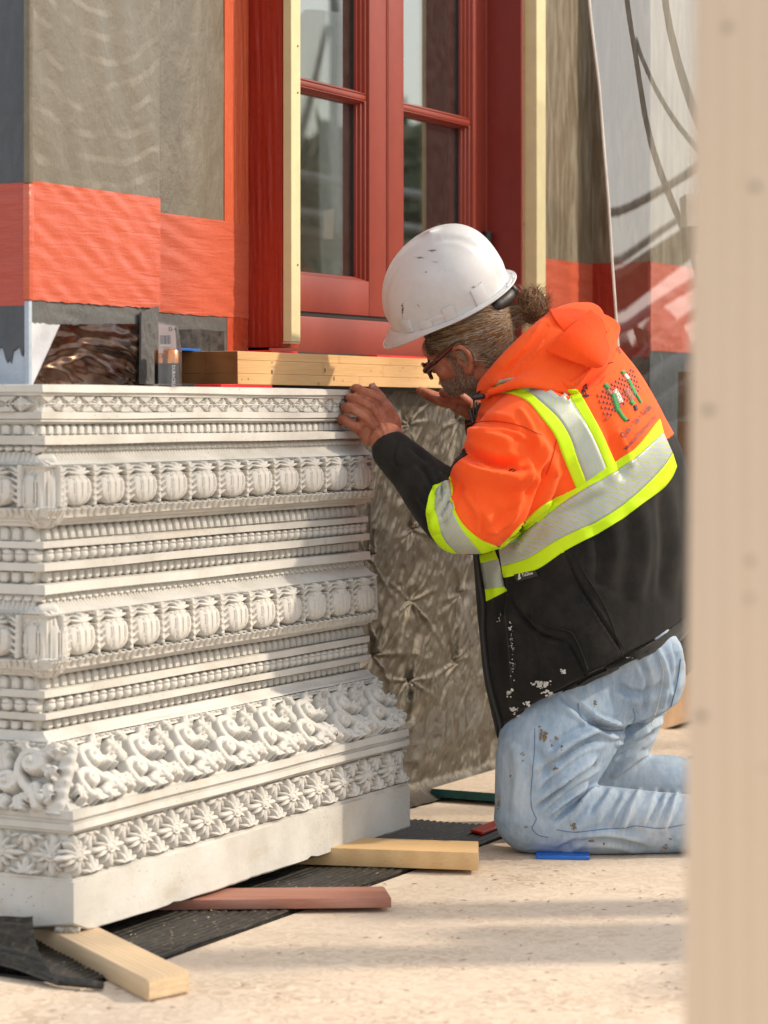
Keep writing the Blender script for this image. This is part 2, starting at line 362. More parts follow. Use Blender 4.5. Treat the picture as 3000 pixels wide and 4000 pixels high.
# recessed panel between the pier and the window surround: plane y=.36
P2Y = .36; SX0 = onY(965, 1000, P2Y).x; SFY = .267
w2 = empty('wall', (P1X, P2Y, 0), 'narrow recessed wall panel between the corner pier and the window, grey tan above orange', 'wall')
box('wall_core', P1X+.004, SX0-.003, P2Y, 1.2, .3, TOPZ, wallm, w2)
ox = onY(872, 600, P2Y).x
z2t = zpix(760, 855, y=P2Y); z2b = zpix(760, 1231, y=P2Y)
bumpy_panel('coated_panel', (P1X+.005, P2Y, z2t), (ox, P2Y, z2t), (ox, P2Y, TOPZ), (P1X+.005, P2Y, TOPZ), TAN, w2, .003, 34, .004, 12)
bumpy_panel('orange_strip', (ox-.004, P2Y, z2t), (SX0-.004, P2Y, z2t), (SX0-.004, P2Y, TOPZ), (ox-.004, P2Y, TOPZ), m_paint('orange_coating_vertical', (.50, .085, .03), (.62, .12, .05), .32, (26, 26, 2), .9), w2, .002, 26, .006, 13)
bumpy_panel('orange_band', (P1X+.005, P2Y, z2b), (SX0-.004, P2Y, z2b), (SX0-.004, P2Y, z2t+.003), (P1X+.005, P2Y, z2t+.003), ORG, w2, .003, 34, .0065, 14, 'b')
ox2 = onY(880, 1300, P2Y).x
bumpy_panel('slate_strip', (P1X+.005, P2Y, 1.0), (ox2, P2Y, 1.0), (ox2, P2Y, z2b+.004), (P1X+.005, P2Y, z2b+.004), GREY, w2, .002, 20, .004, 15)
bumpy_panel('orange_foot', (ox2, P2Y, 1.06), (SX0-.004, P2Y, 1.06), (SX0-.004, P2Y, z2b+.002), (ox2, P2Y, z2b+.002), m_paint('dark_orange_coating', (.40, .05, .02), (.5, .09, .04), .3, (10, 10, 4), 1.0), w2, .003, 20, .005, 16)
bumpy_panel('window_film', onY(640, 1385, P2Y-.006), onY(874, 1385, P2Y-.006), onY(874, 1292, P2Y-.006), onY(640, 1284, P2Y-.006), simple('dark_film', (.05, .05, .05), .2, .5, 60), w2, .002, 10, .002, 17, 't')
# window surround
su = empty('window_surround', (SX0, SFY, 1.1), 'dark red projecting surround framing the window, cream battens nailed along its edges', 'window surround')
SZ0 = zpix(1000, 1357, x=SX0); SX1 = onY(2050, 500, SFY).x; OP0 = SX0+.075; WY = .38
box('side_board', SX0, OP0, SFY, WY+.1, SZ0, TOPZ, RED, su, .002)
bumpy_panel('red_skin', (SX0, P2Y+.0, SZ0), (SX0, SFY, SZ0), (SX0, SFY, TOPZ), (SX0, P2Y, TOPZ), RED, su, .0025, 30, .003, 18)
OP1 = onY(2036, 500, SFY).x
box('jamb', OP1, OP1+.012, SFY, WY+.1, SZ0-.02, TOPZ, simple('jamb_red', (.20, .022, .014), .4, .06, 20, .08, 300), su, .001, 1)
box('jamb_edge_seal', OP1+.0125, OP1+.022, SFY+.004, WY+.1, SZ0-.02, TOPZ, simple('white_sealant', (.62, .58, .55), .5, .1, 40, .4, 60), su)
bx = OP1+.0225
box('wood_furring', bx, bx+.038, SFY+.006, WY+.1, SZ0-.02, TOPZ, m_wood('furring_pine', (.42, .2, .07), (.58, .33, .15), (14, 14, 1)), su)
box('side_board', bx+.0385, bx+.065, SFY+.012, WY+.1, SZ0-.02, TOPZ, RED, su)
b0 = onY(1137, 600, SFY-.022).x; b1 = onY(1174, 600, SFY-.022).x; zb = zpix(1140, 1335, y=SFY-.02)
ba = empty('batten', ((b0+b1)/2, SFY-.02, zb), 'square cream batten with nail holes, left of the window in front of the red surround', 'batten', 'cream battens beside the window')
box('batten_body', b0, b1, SFY-.0222, SFY-.001, zb, TOPZ, CREAM, ba, .0015, 1)
box('batten_back', b0-.001, b1-.002, SFY-.0215, SFY-.0015, zb-.004, zb-.0005, PALE, ba)
for py in (180, 362, 1035):
    p = onY(1163, py, SFY-.0227); V, F = tube([p, p+Vector((0, -.0012, 0))], .0022, 8); mk('nail_hole', V, F, simple('rust', (.18, .07, .02), .8) if py == 180 else bpy.data.materials['rust'], ba)
c0 = onY(2070, 600, SFY-.01).x; c1 = onY(2106, 600, SFY-.01).x
b2 = box('batten', c0, c1, SFY-.030, SFY+.011, SZ0-.02, TOPZ, CREAM, None, .0015, 1)
tag(b2, 'cream batten right of the window, behind the hard hat, beside raw wood edge', 'batten', 'cream battens beside the window')
# right wall panel, plane y=.36, and the next pier
PX3 = onY(2310, 700, P2Y).x
w3 = empty('wall', (bx+.07, P2Y, 0), 'weathered tan wall panel over an orange band, right of the window behind the worker', 'wall')
box('wall_core', bx+.066, PX3-.002, P2Y, 1.2, .3, TOPZ, wallm, w3)
BT3 = zpix(2200, 1025, y=P2Y)
bumpy_panel('coated_panel', (bx+.066, P2Y, BT3), (PX3-.003, P2Y, BT3), (PX3-.003, P2Y, TOPZ), (bx+.066, P2Y, TOPZ), TAN2, w3, .003, 40, .004, 19)
bumpy_panel('orange_band', (bx+.066, P2Y, 1.12), (PX3-.003, P2Y, 1.12), (PX3-.003, P2Y, BT3+.004), (bx+.066, P2Y, BT3+.004), ORG, w3, .003, 34, .006, 20, 'b')
bumpy_panel('slate_strip', (bx+.066, P2Y, .3), (PX3-.003, P2Y, .3), (PX3-.003, P2Y, 1.124), (bx+.066, P2Y, 1.124), GREY, w3, .002, 20, .003, 21)
y4 = onX(2535, 700, PX3).y
w4 = empty('wall', (PX3, y4, 0), 'far projecting wall pier seen through the clear leaning sheet', 'wall')
box('wall_core', PX3, 4.6, y4, 1.2, .02, TOPZ, wallm, w4)
bumpy_panel('coated_panel', (PX3, y4, 1.395), (4.6, y4, 1.395), (4.6, y4, TOPZ), (PX3, y4, TOPZ), TAN2, w4, .003, 30, .004, 22)
bumpy_panel('orange_band', (PX3, y4, 1.14), (4.6, y4, 1.14), (4.6, y4, 1.4), (PX3, y4, 1.4), ORG, w4, .003, 30, .006, 23)
bumpy_panel('side_coating', (PX3, P2Y, 1.395), (PX3, y4, 1.395), (PX3, y4, TOPZ), (PX3, P2Y, TOPZ), TAN2, w4, .002, 20, .004, 24)
bumpy_panel('side_band', (PX3, P2Y, 1.12), (PX3, y4, 1.12), (PX3, y4, 1.4), (PX3, P2Y, 1.4), RED, w4, .002, 20, .006, 25)
bumpy_panel('slate_strip', (PX3, y4, .6), (4.6, y4, .6), (4.6, y4, 1.145), (PX3, y4, 1.145), SLATE, w4, .002, 20, .003, 26)
bumpy_panel('lower_boarding', (PX3, y4, .02), (4.6, y4, .02), (4.6, y4, .6), (PX3, y4, .6), simple('brown_boarding', (.30, .19, .11), .8, .2, 9), w4, .001, 4, .003, 27)
# ---------------------------------------------------------------- casement window
wi = empty('window', (1.9, WY, 1.1), 'red metal casement window with two sashes and glazing bars, reflecting scaffolding', 'window')
wz0 = zpix(1300, 1385, y=WY-.03)
def rail(nm, x0, x1, y0, y1, z0, z1, b=.002, par=wi): return box(nm, x0, x1, y0, y1, z0, z1, WINRED, par, b, 2)
rail('frame_sill', OP0, OP1-.001, WY-.035, WY+.08, wz0, zpix(1300, 1243, y=WY-.03), .003)
rail('frame_stile', OP0+.001, OP0+.04, WY-.02, WY+.08, zpix(1300, 1243, y=WY-.03)+.001, TOPZ)
fx1 = onY(1903, 600, WY).x; 
rail('frame_stile', fx1, OP1-.0015, WY-.012, WY+.08, zpix(1300, 1243, y=WY-.03)+.001, TOPZ)
box('frame_step', fx1+.002, fx1+.012, WY-.03, WY-.0125, zpix(1300, 1243, y=WY-.03)+.001, TOPZ, WINRED, wi, .001)
gz = zpix(1300, 1240, y=WY); box('gasket', OP0+.042, fx1-.002, WY-.002, WY+.05, gz-.001, gz+.008, GASKET, wi)
def sash(x0, x1, gx0, gx1, zbot, zg, muntins, lab):
    s = empty('sash', (x0-0, WY, zbot), lab); s.location = Vector((x0, WY, zbot)); wl_ = Vector(wi.location); s.parent = wi; s.location = s.location-wl_
    y0, y1 = WY-.008, WY+.045
    rail('stile', x0, gx0, y0, y1, zbot, TOPZ, .0025, s); rail('stile', gx1, x1, y0, y1, zbot, TOPZ, .0025, s)
    rail('bottom_rail', gx0+.0003, gx1-.0003, y0+.0006, y1, zbot, zg, .002, s)
    edges = [zg]+muntins+[TOPZ]
    # stepped glazing bead round each pane
    def bead(xa, xb, za, zb_):
        for k, (off, yy) in enumerate(((0, .004), (.008, .012), (.015, .020))):
            w_ = .0085; ov = off*.42; a, b, c, d = xa+off, xb-off, za+ov, zb_-ov
            for (p, q, r, t_) in ((a, a+w_, c, d), (b-w_, b, c, d), (a+w_, b-w_, c, c+w_*.42), (a+w_, b-w_, d-w_*.42, d)):
                rail('glazing_bead', p, q, WY+yy-.004, WY+.04, r, t_, .0018, s)
        box('pane', xa+.02, xb-.02, WY+.030, WY+.034, za+.008, zb_-.008, GLASS, s)
        for (p, q, r, t_) in ((xa+.0237, xa+.0262, za+.0105, zb_-.0105), (xb-.0262, xb-.0237, za+.0105, zb_-.0105), (xa+.0262, xb-.0262, za+.0102, za+.0118)):
            box('gasket', p, q, WY+.024, WY+.0298, r, t_, GASKET, s)
    prev = zg
    for z in muntins:
        bead(gx0, gx1, prev, z-.007); rail('muntin', gx0+.0003, gx1-.0003, WY+.000, WY+.042, z-.0065, z+.0065, .003, s); prev = z+.007
    bead(gx0, gx1, prev, TOPZ)
mz = zpix(1300, 352, y=WY); mz2 = zpix(1700, 418, y=WY)
mzz = (mz+mz2)/2
sz0 = zpix(1300, 1226, y=WY); zg = zpix(1300, 1080, y=WY)-.004
xm = onY(1503, 600, WY).x
sash(OP0+.045, xm-.006, OP0+.10, onY(1432, 600, WY).x, sz0, zg, [mz], 'left casement sash')
sash(xm+.006, fx1-.003, onY(1567, 600, WY).x, onY(1838, 600, WY).x, sz0, zg, [mz], 'right casement sash')
box('gasket', xm-.0055, xm-.001, WY-.004, WY+.04, sz0, TOPZ, GASKET, wi); box('meeting_bead', xm-.0009, xm+.0035, WY-.0075, WY+.04, sz0, TOPZ, WINRED, wi, .001)
box('gasket', xm+.0038, xm+.0058, WY-.003, WY+.04, sz0, TOPZ, GASKET, wi)
h0 = onY(1905, 985, WY-.02); V, F = join(tube([onY(1905, 1090, WY-.02), onY(1905, 985, WY-.02)], .011, 16), tube([onY(1888, 1090, WY-.02), onY(1888, 905, WY-.02)], .004, 8))
V, F = tube([onY(1905, 1120, WY-.024), onY(1905, 905, WY-.024)], .0125, 18); mk('hinge', V, F, BLACKP, wi, smooth=40)
V, F = tube([onY(1905, 1010, WY-.024), onY(1905, 1005, WY-.024)], .0132, 18); mk('hinge_ring', V, F, GREYPAINT, wi, smooth=40)
box('paper_note', onY(1706, 900, WY+.04).x, onY(1775, 900, WY+.04).x, WY+.036, WY+.037, zpix(1740, 960, y=WY+.037), zpix(1740, 878, y=WY+.037), simple('pale_paper', (.6, .66, .5), .7), wi)
# dim room behind the panes
rm = empty('room_interior', (2, .9, 1), kind='structure'); dk = simple('dim_room_wall', (.12, .115, .10), .9)
box('back_wall', 1.2, 5.5, 2.6, 2.65, .9, 2.8, dk, rm); box('room_ceiling', 1.2, 5.5, .47, 2.6, 2.72, 2.78, dk, rm); box('room_floor', 1.2, 5.5, .47, 2.6, .9, .95, dk, rm)
box('room_side', 5.5, 5.55, .47, 2.6, .9, 2.78, dk, rm); box('room_side', 1.15, 1.2, .47, 2.6, .9, 2.78, dk, rm)
cv = empty('blind_cord', (2.45, .47, 1.2), 'pair of pale cords hanging inside the right sash', 'cord')
tubeobj('cord', [onY(1815, 470, .52), onY(1790, 700, .52), onY(1750, 990, .52)], .0018, CREAM, cv, 6); tubeobj('cord', [onY(1762, 470, .52), onY(1735, 990, .52)], .0015, CREAM, cv, 6)
# ---------------------------------------------------------------- wrapped wall under the window, drawn in by its fasteners
WRY = .262
def m_wrap():
    t = NT('drainage_wrap_fabric'); v = t.co()
    c = t.ramp(t.noise(v, 9, 7, .7), [(.3, (.042, .033, .022)), (.55, (.085, .070, .048)), (.75, (.22, .19, .14))])
    wv = t.n('TexWave', wave_type='BANDS', bands_direction='X'); wv.inputs['Scale'].default_value = 160; t.l(t.co((1, 1, 1), (0, .6, 0)), wv.inputs['Vector'])
    wv2 = t.n('TexWave', wave_type='BANDS', bands_direction='X'); wv2.inputs['Scale'].default_value = 160; t.l(t.co((1, 1, 1), (0, -.6, 0)), wv2.inputs['Vector'])
    gr_ = t.math('MULTIPLY', wv.outputs['Fac'], wv2.outputs['Fac']); c = t.mix(.45, c, t.ramp(gr_, [(.0, (.03, .024, .018)), (.7, (.20, .17, .125))]))
    t.set(c, .36, .45, .5); b = t.bump(t.noise(t.co((1, 1, .6)), 45, 6, .7, .6), .5, .004); t.bump(gr_, .4, .001, b); return t.m
stars = [(1450, 2175), (1620, 2067), (1615, 2350), (1473, 2560), (1605, 2660), (1795, 2318), (1775, 2585), (1800, 1640), (1610, 1660), (1560, 2920), (1900, 1900)]
SP = [(onY(a, b, WRY).x, onY(a, b, WRY).z) for a, b in stars]
nx, nzz = 520, 400; xs = np.linspace(1.20, 3.0, nx); zs = np.linspace(0.006, 1.045, nzz); XX, ZZ = np.meshgrid(xs, zs)
rr = np.random.default_rng(12)
def fbm(x, y, sc_, seed, octs=4):
    r_ = np.random.default_rng(seed); o = np.zeros_like(x); a = 1.
    for k in range(octs):
        f = sc_*2**k; o += a*sum(np.sin(f*(math.cos(t_)*x+math.sin(t_)*y)+p_+1.3*np.sin(f*.37*(math.sin(t_)*x-math.cos(t_)*y)+p_*2)) for t_, p_ in zip(r_.uniform(0, 6.28, 4), r_.uniform(0, 6.28, 4)))/4; a *= .55
    return o
HH = .006*fbm(XX, ZZ, 9, 1)+.0016*fbm(XX, ZZ, 70, 2, 3)
for (sx_, sz_) in SP:
    dx = XX-sx_; dz = ZZ-sz_; r_ = np.hypot(dx, dz)+1e-5; an = np.arctan2(dz, dx); ph = rr.uniform(0, 6.28)
    HH += -.008*np.exp(-(r_/.016)**1.1)-.005*np.exp(-(r_/.08)**2)
    for _k in range(13):
        ta = rr.normal(.95, .45)+(math.pi if rr.random() < .45 else 0) if rr.random() < .65 else rr.uniform(0, 6.28)
        al = dx*math.cos(ta)+dz*math.sin(ta); pe = -dx*math.sin(ta)+dz*math.cos(ta)+rr.uniform(-.12, .12)*al**2*3; ln_ = rr.uniform(.05, .17)
        HH += rr.uniform(.003, .0075)*np.exp(-(pe/(.0025+.045*np.clip(al, 0, 1)))**2)*np.clip(al/.01, 0, 1)*np.exp(-(np.clip(al, 0, 9)/ln_)**2)
HH += -.0075*np.abs(fbm(XX*1.0-ZZ*.60, ZZ*.32+XX*.18, 24, 5, 3))-.0055*np.abs(fbm(XX*1.0-ZZ*.5, ZZ*.45+XX*.2, 55, 6, 3))-.0024*np.abs(fbm(XX-ZZ*.7, ZZ*.5+XX*.3, 120, 9, 2))
V = np.stack([XX.ravel(), (WRY-HH-.004).ravel(), ZZ.ravel()], 1)
V[:, 1] -= .10*np.clip((.05-V[:, 2])/.05, 0, 1)**2*np.clip((V[:, 0]-1.2)*2, 0, 1)*.7
ii = np.arange((nzz-1)*nx).reshape(nzz-1, nx)[:, :-1].ravel(); F = np.stack([ii, ii+1, ii+nx+1, ii+nx], 1)
ww = empty('wrapped_wall', (2.0, WRY, 0), 'creased brown drainage fabric wrapped over the wall below the window, faint grey printing', 'wall')
WRAP = mk('wrap_fabric', V, F, m_wrap(), ww, smooth=180)
box('wall_core', 1.35, 3.0, WRY+.045, 1.0, 0, 1.03, wallm, ww)
WBV = BVHTree.FromPolygons(V.tolist(), F.tolist())
def textmesh(body, size, bold=0.0):
    cu = bpy.data.curves.new('t', 'FONT'); cu.body = body; cu.size = size; cu.offset = bold; cu.resolution_u = 3; cu.align_x = 'LEFT'
    o = bpy.data.objects.new('t', cu); COL.objects.link(o); dg = bpy.context.evaluated_depsgraph_get(); me = bpy.data.meshes.new_from_object(o.evaluated_get(dg))
    bm = bmesh.new(); bm.from_mesh(me)
    bmesh.ops.triangulate(bm, faces=bm.faces)
    for _ in range(4):
        e = [e for e in bm.edges if e.calc_length() > size*.10]
        if not e: break
        bmesh.ops.subdivide_edges(bm, edges=e, cuts=1, use_grid_fill=False); bmesh.ops.triangulate(bm, faces=bm.faces)
    V = np.array([v.co[:2] for v in bm.verts]); F = [[v.index for v in f.verts] for f in bm.faces]; bm.free()
    bpy.data.objects.remove(o); bpy.data.meshes.remove(me); return V, F
def m_print(name, col, alpha=1.0, rough=.5):
    t = NT(name); t.set(col, rough)
    if alpha < 1:
        t.b.inputs['Alpha'].default_value = alpha
    return t.m
WPR = m_print('worn_grey_print', (.15, .145, .13), .34)
def wraptext(body, px, py, h, ang=0, stretch=1.0, shear=0.0, bold=.0):
    V2, F2 = textmesh(body, h, bold*h); p0 = onY(px, py, WRY); c_, s_ = math.cos(ang), math.sin(ang); out = []
    for a, b in V2:
        a = a*stretch+b*shear; x = p0.x+a*c_-b*s_; z = p0.z+a*s_+b*c_
        hit = WBV.ray_cast(Vector((x, -.2, z)), Vector((0, 1, 0)))[0]; out.append((hit if hit else Vector((x, WRY, z)))+Vector((0, -.0015, 0)))
    return mk('printed_lettering', out, F2, WPR, ww)
wraptext('Keene', 1775, 2520, .21, .0, 1.0, 0, .03); wraptext('building products', 1778, 2558, .040, .0, 1.3, 0, .02)
wraptext('Driwall  Rainscreen', 1462, 2790, .062, .06, 1.35, .1, .03); wraptext('Keene', 1460, 3050, .21, .12, 1.15, .1, .03)
wraptext('building products', 1620, 3128, .04, .10, 1.3, 0, .02); wraptext('Driwall  Rainscreen', 1640, 1660, .060, .03, 1.2, 0, .03); wraptext('Driwall', 1760, 2215, .07, .02, 1.2, 0, .03)
wraptext('Keene', 1440, 2490, .12, 1.5, 1, 0, .02)
# ---------------------------------------------------------------- drainage mat under the pedestal
mt = empty('drainage_mat', (MX, MY, 0), 'black corrugated drainage mat laid under and around the carved pedestal', 'mat')
def m_mat():
    t = NT('black_mat_fibre'); v = t.co((1, 1, 1))
    c = t.ramp(t.noise(v, 60, 5, .7), [(.40, (.009, .009, .008)), (.6, (.028, .025, .020)), (.78, (.17, .14, .10))])
    t.set(c, .45, spec=.5); t.bump(t.noise(t.co((400, 120, 200)), 1, 2), .4, .001); return t.m
MATM = m_mat()
x0_, x1_, y0_, y1_ = MX+.004, 1.60, MY+.004, .24
ny = 220; nxx = 120; yy = np.linspace(y0_, y1_, ny); xx = np.linspace(x0_, x1_, nxx); A, B = np.meshgrid(xx, yy)
hz = .003+.0060*np.abs(np.sin((B-y0_)*math.pi/.0165+.35*np.sin(A*9)))**.7+.0012*fbm(A, B, 40, 7, 2)
V = np.stack([A.ravel(), B.ravel(), hz.ravel()], 1); ii = np.arange((ny-1)*nxx).reshape(ny-1, nxx)[:, :-1].ravel(); F = np.stack([ii, ii+1, ii+nxx+1, ii+nxx], 1)
mk('mat_sheet', V, F, MATM, mt, smooth=180); box('mat_core', x0_+.002, x1_-.002, y0_+.002, y1_, -.018, .003, MATM, mt)
# turned-up flap at the left corner of the pedestal
V = []; F = []; n1, n2 = 40, 26
for j in range(n2+1):
    for i in range(n1+1):
        u, v_ = i/n1, j/n2
        a = onZ(-60, 3760, .02).lerp(onZ(232, 3838, .012), u); b = onX(-60, 3592, -.035).lerp(onX(128, 3570, -.035), u)
        p = a.lerp(b, v_)+Vector((-.02*math.sin(v_*3.1), 0, .004*math.sin(v_*60)+.003*math.sin(u*5))); V.append(p)
for j in range(n2):
    for i in range(n1): a = j*(n1+1)+i; F.append([a, a+1, a+n1+2, a+n1+1])
mk('turned_up_flap', V, F, MATM, mt, smooth=180)
V = []; 
pth = [onZ(-40, 3752, .012), onZ(90, 3778, .014), onZ(230, 3830, .012), onZ(400, 3850, .01)]
tubeobj('rolled_edge', pth, [.010, .011, .009, .007], MATM, mt, 10)
CHIP = simple('wood_chip', (.55, .42, .26), .8)
bm = bmesh.new()
for k in range(260):
    x = random.uniform(-.15, 1.55); y = random.uniform(-.14, .0 if random.random() < .8 else .2); a = random.uniform(0, 3.1); l = random.uniform(.0015, .005); d = Vector((math.cos(a), math.sin(a), 0)); n_ = Vector((-d.y, d.x, 0))
    c_ = Vector((x, y, .0092)); bm.faces.new([bm.verts.new(c_+d*l), bm.verts.new(c_+n_*l*.35+Vector((0, 0, .001))), bm.verts.new(c_-d*l), bm.verts.new(c_-n_*l*.35+Vector((0, 0, .0006)))])
o = from_bm('wood_chips', bm, CHIP, None); tag(o, 'tiny pale wood chips scattered over the black mat', 'wood chips', None, 'stuff')
bm = bmesh.new()
for k in range(900):
    x = random.uniform(-2.2, 2.6); y = random.uniform(-1.9, -.17); a = random.uniform(0, 3.1); l = random.uniform(.002, .011); d = Vector((math.cos(a), math.sin(a), 0)); n_ = Vector((-d.y, d.x, 0))
    c_ = Vector((x, y, .0012)); w_ = random.uniform(.0006, .0016); bm.faces.new([bm.verts.new(c_+d*l), bm.verts.new(c_+n_*w_+Vector((0, 0, .0015))), bm.verts.new(c_-d*l), bm.verts.new(c_-n_*w_)])
o = from_bm('wood_splinters', bm, simple('brown_splinter', (.25, .14, .07), .8), None); tag(o, 'fine brown splinters and dust on the strand board floor', 'splinters', None, 'stuff')
# ================================================================ carved pedestal
PROF = [(1501, .114), (1503, .108), (1530, .106), (1532, .112), (1545, .112), (1547, .126), (1609, .126), (1610, .110), (1636, .110), (1637, .118), (1640, .118), (1641, .112),
 (1648, .112), (1649, .122), (1656, .122), (1658, .132), (1700, .128), (1703, .099), (1737, .098), (1738, .120), (1768, .126), (1785, .120), (1802, .110), (1816, .093),
 (1820, .088), (1835, .100), (1980, .104), (1985, .086), (2026, .090), (2028, .100), (2040, .100), (2042, .110), (2056, .110), (2060, .134), (2115, .130), (2118, .104),
 (2144, .104), (2146, .122), (2200, .122), (2202, .100), (2233, .100), (2236, .128), (2280, .134), (2287, .100), (2324, .098), (2326, .114), (2343, .124), (2365, .118),
 (2385, .105), (2401, .086), (2405, .080), (2420, .092), (2572, .094), (2579, .078), (2622, .082), (2624, .095), (2632, .095), (2633, .105), (2642, .105), (2646, .130),
 (2696, .126), (2699, .100), (2729, .100), (2731, .118), (2787, .118), (2789, .096), (2816, .096), (2820, .124), (2857, .127), (2859, .104), (2868, .103), (2884, .096),
 (2895, .086), (2902, .084), (2904, .090), (2926, .080), (2930, .094), (2965, .088), (3000, .078), (3050, .062), (3100, .042), (3140, .024), (3165, .014), (3170, .004),
 (3203, .002), (3205, .009), (3220, .009), (3222, .002), (3248, .0), (3252, .006), (3258, .008), (3262, .020), (3350, .016), (3430, .012), (3434, .005), (3445, .006), (3450, .001), (3652, .0), (3657, .003)]
def zo(y):
    """height and setback of the profile at arris pixel row y"""
    ys = [p[0] for p in PROF]; o = float(np.interp(y, ys, [p[1] for p in PROF])); return CH-(y-1610)*(4.51+.944*o)*1e-4, o
LX = .55; XE = 1.33
ped = empty('carved_pedestal', (0, 0, .037), 'large white carved stone pedestal base with rows of lotus, bead and leaf ornament', 'pedestal')
def edge_noise(t, k): return .0012*math.sin(t*23+k)+.0008*math.sin(t*57+k*2.3)
V = []; F = []; nt = 60; tl = [.75, .5, .3, .15]; 
tr = list(np.linspace(0, 1, nt))
for k, (y, o_) in enumerate(PROF):
    z, o = zo(y); ring = [(LX*o, t, z) for t in (.75, .45, .3, .2, .14)]
    rough = 1.0 if y > 3440 else .55
    for u in tr:
        x = LX*o+(XE-LX*o)*u; e = 0
        if y >= 3650:
            e = .0030*max(0, math.sin(u*31)+math.sin(u*77+1)+.8*math.sin(u*171+2)-.9)*(.4+u); z_ = z+.6*e
            if u < .04: z_ += .02*(1-u/.04); 
        else: z_ = z
        ring.append((x, o+edge_noise(x, y*.01)*rough*min(1, u*20)+e*.5, z_+.0008*math.sin(x*9+y)))
    ring += [(XE, .235, z), (.40, .235, z), (.40, .75, z)]
    V += ring
m = len(ring); n_ = len(PROF)
for k in range(n_-1):
    for i in range(m): F.append([k*m+i, (k+1)*m+i, (k+1)*m+(i+1) % m, k*m+(i+1) % m])
F.append(list(range(m))); F.append([(n_-1)*m+i for i in range(m)][::-1])
mk('moulded_block', V, F, STONE, ped, smooth=28)
# chipped corner of the plinth
bm = bmesh.new()
for k in range(16):
    q = W(random.uniform(225, 290), random.uniform(3570, 3645), 4.53); r_ = random.uniform(.007, .016)
    mtx = Matrix.Translation(q+Vector((.008, .008, 0))) @ Matrix.Rotation(random.uniform(0, 3), 4, 'Z') @ Matrix.Diagonal((r_*1.2, r_*.8, r_*.7, 1))
    bmesh.ops.create_icosphere(bm, subdivisions=2, radius=1, matrix=mtx)
for v in bm.verts: v.co += Vector((random.uniform(-1, 1), random.uniform(-1, 1), random.uniform(-1, 1)))*.0015
from_bm('broken_corner', bm, simple('broken_stone', (.46, .435, .39), .9, .25, 40, .8, 90), ped, 30)
# ---- relief pieces: height fields, local x along the face, z up, -y outward
def relief(w, h, step, fn, sink=.006):
    nx_, nz_ = max(4, int(w/step)), max(4, int(h/step)); x = np.linspace(-w/2, w/2, nx_+1); z = np.linspace(-h/2, h/2, nz_+1); X, Z = np.meshgrid(x, z)
    H = np.maximum(fn(X, Z), -sink); V = np.stack([X.ravel(), -H.ravel(), Z.ravel()], 1); N = nx_+1
    keep = H > -sink*.98; F = []
    for j in range(nz_):
        for i in range(nx_):
            if keep[j, i] or keep[j, i+1] or keep[j+1, i] or keep[j+1, i+1]: a = j*N+i; F.append([a, a+1, a+N+1, a+N])
    used = np.zeros(len(V), bool); used[np.unique(np.array(F))] = True; mp = np.cumsum(used)-1
    me = bpy.data.meshes.new('relief'); me.from_pydata(V[used].tolist(), [], [[int(mp[i]) for i in f] for f in F]); me.materials.append(STONE); me.shade_smooth(); me.set_sharp_from_angle(angle=R(55)); return me
def dome(X, Z, cx, cz, rx, rz, D, p=2.0, ang=0, base=-.008):
    c_, s_ = math.cos(ang), math.sin(ang); x = (X-cx)*c_+(Z-cz)*s_; z = -(X-cx)*s_+(Z-cz)*c_
    r = np.sqrt((x/rx)**2+(z/rz)**2); return np.where(r < 1, D*np.sqrt(np.clip(1-r**p, 0, 1)), base)
def stroke(X, Z, pts, r0, r1, D0, D1=None, p=2.5, base=-.008):
    D1 = D0 if D1 is None else D1; out = np.full(X.shape, base); n = len(pts)-1
    for k in range(n):
        ax, az = pts[k]; bx_, bz_ = pts[k+1]; dx, dz = bx_-ax, bz_-az; L = dx*dx+dz*dz+1e-12
        t = np.clip(((X-ax)*dx+(Z-az)*dz)/L, 0, 1); d = np.hypot(X-ax-t*dx, Z-az-t*dz); g = (k+t)/n; r = r0+(r1-r0)*g; D = D0+(D1-D0)*g
        q = d/r; out = np.maximum(out, np.where(q < 1, D*np.sqrt(np.clip(1-q**p, 0, 1)), base))
    return out
def spiral(cx, cz, r, turns, a0, sgn=1, n=26, shrink=.12):
    return [(cx+r*(1-(1-shrink)*k/n)*math.cos(a0+sgn*turns*6.283*k/n), cz+r*(1-(1-shrink)*k/n)*math.sin(a0+sgn*turns*6.283*k/n)) for k in range(n+1)]
mx_ = lambda *a: np.maximum.reduce(a)
def f_petal(up=1, w=.0205, h=.036, D=.0105):
    def f(X, Z):
        z = Z*up; b = mx_(np.where((np.abs(X) < w*.47) & (z < h*.08) & (z > -h*.47), D*np.sqrt(np.clip(1-(X/(w*.47))**4, 0, 1)), -.008), dome(X, z, 0, h*.05, w*.47, h*.44, D, 3.5))
        rim = np.abs(np.sqrt((X/(w*.33))**2+(np.maximum(z-h*.05, 0)/(h*.3))**2)-1)
        return np.where(b > 0, b-.0022*np.clip(1-(X/(w*.3))**2, 0, 1)-.0012*np.exp(-(rim/.12)**2)+.0016*np.exp(-(X/.0013)**2)*(z < h*.2)-.004*np.clip(-z/h, -.5, .5), b)
    return f
def f_bead(X, Z):
    b = dome(X, Z, 0, -.002, .0128, .0155, .0135, 2.2); tip = mx_(dome(X, Z, 0, .007, .0120, .0090, .015, 2.5), stroke(X, Z, [(0, .010), (0, .0165)], .006, .0025, .014, .010))
    sep = np.abs(Z-(.002+.35*np.abs(X))); b = mx_(b, np.where(Z > .002+.35*np.abs(X), tip, -.008))
    return np.where(b > 0, b-.0025*np.exp(-(sep/.0011)**2), b)
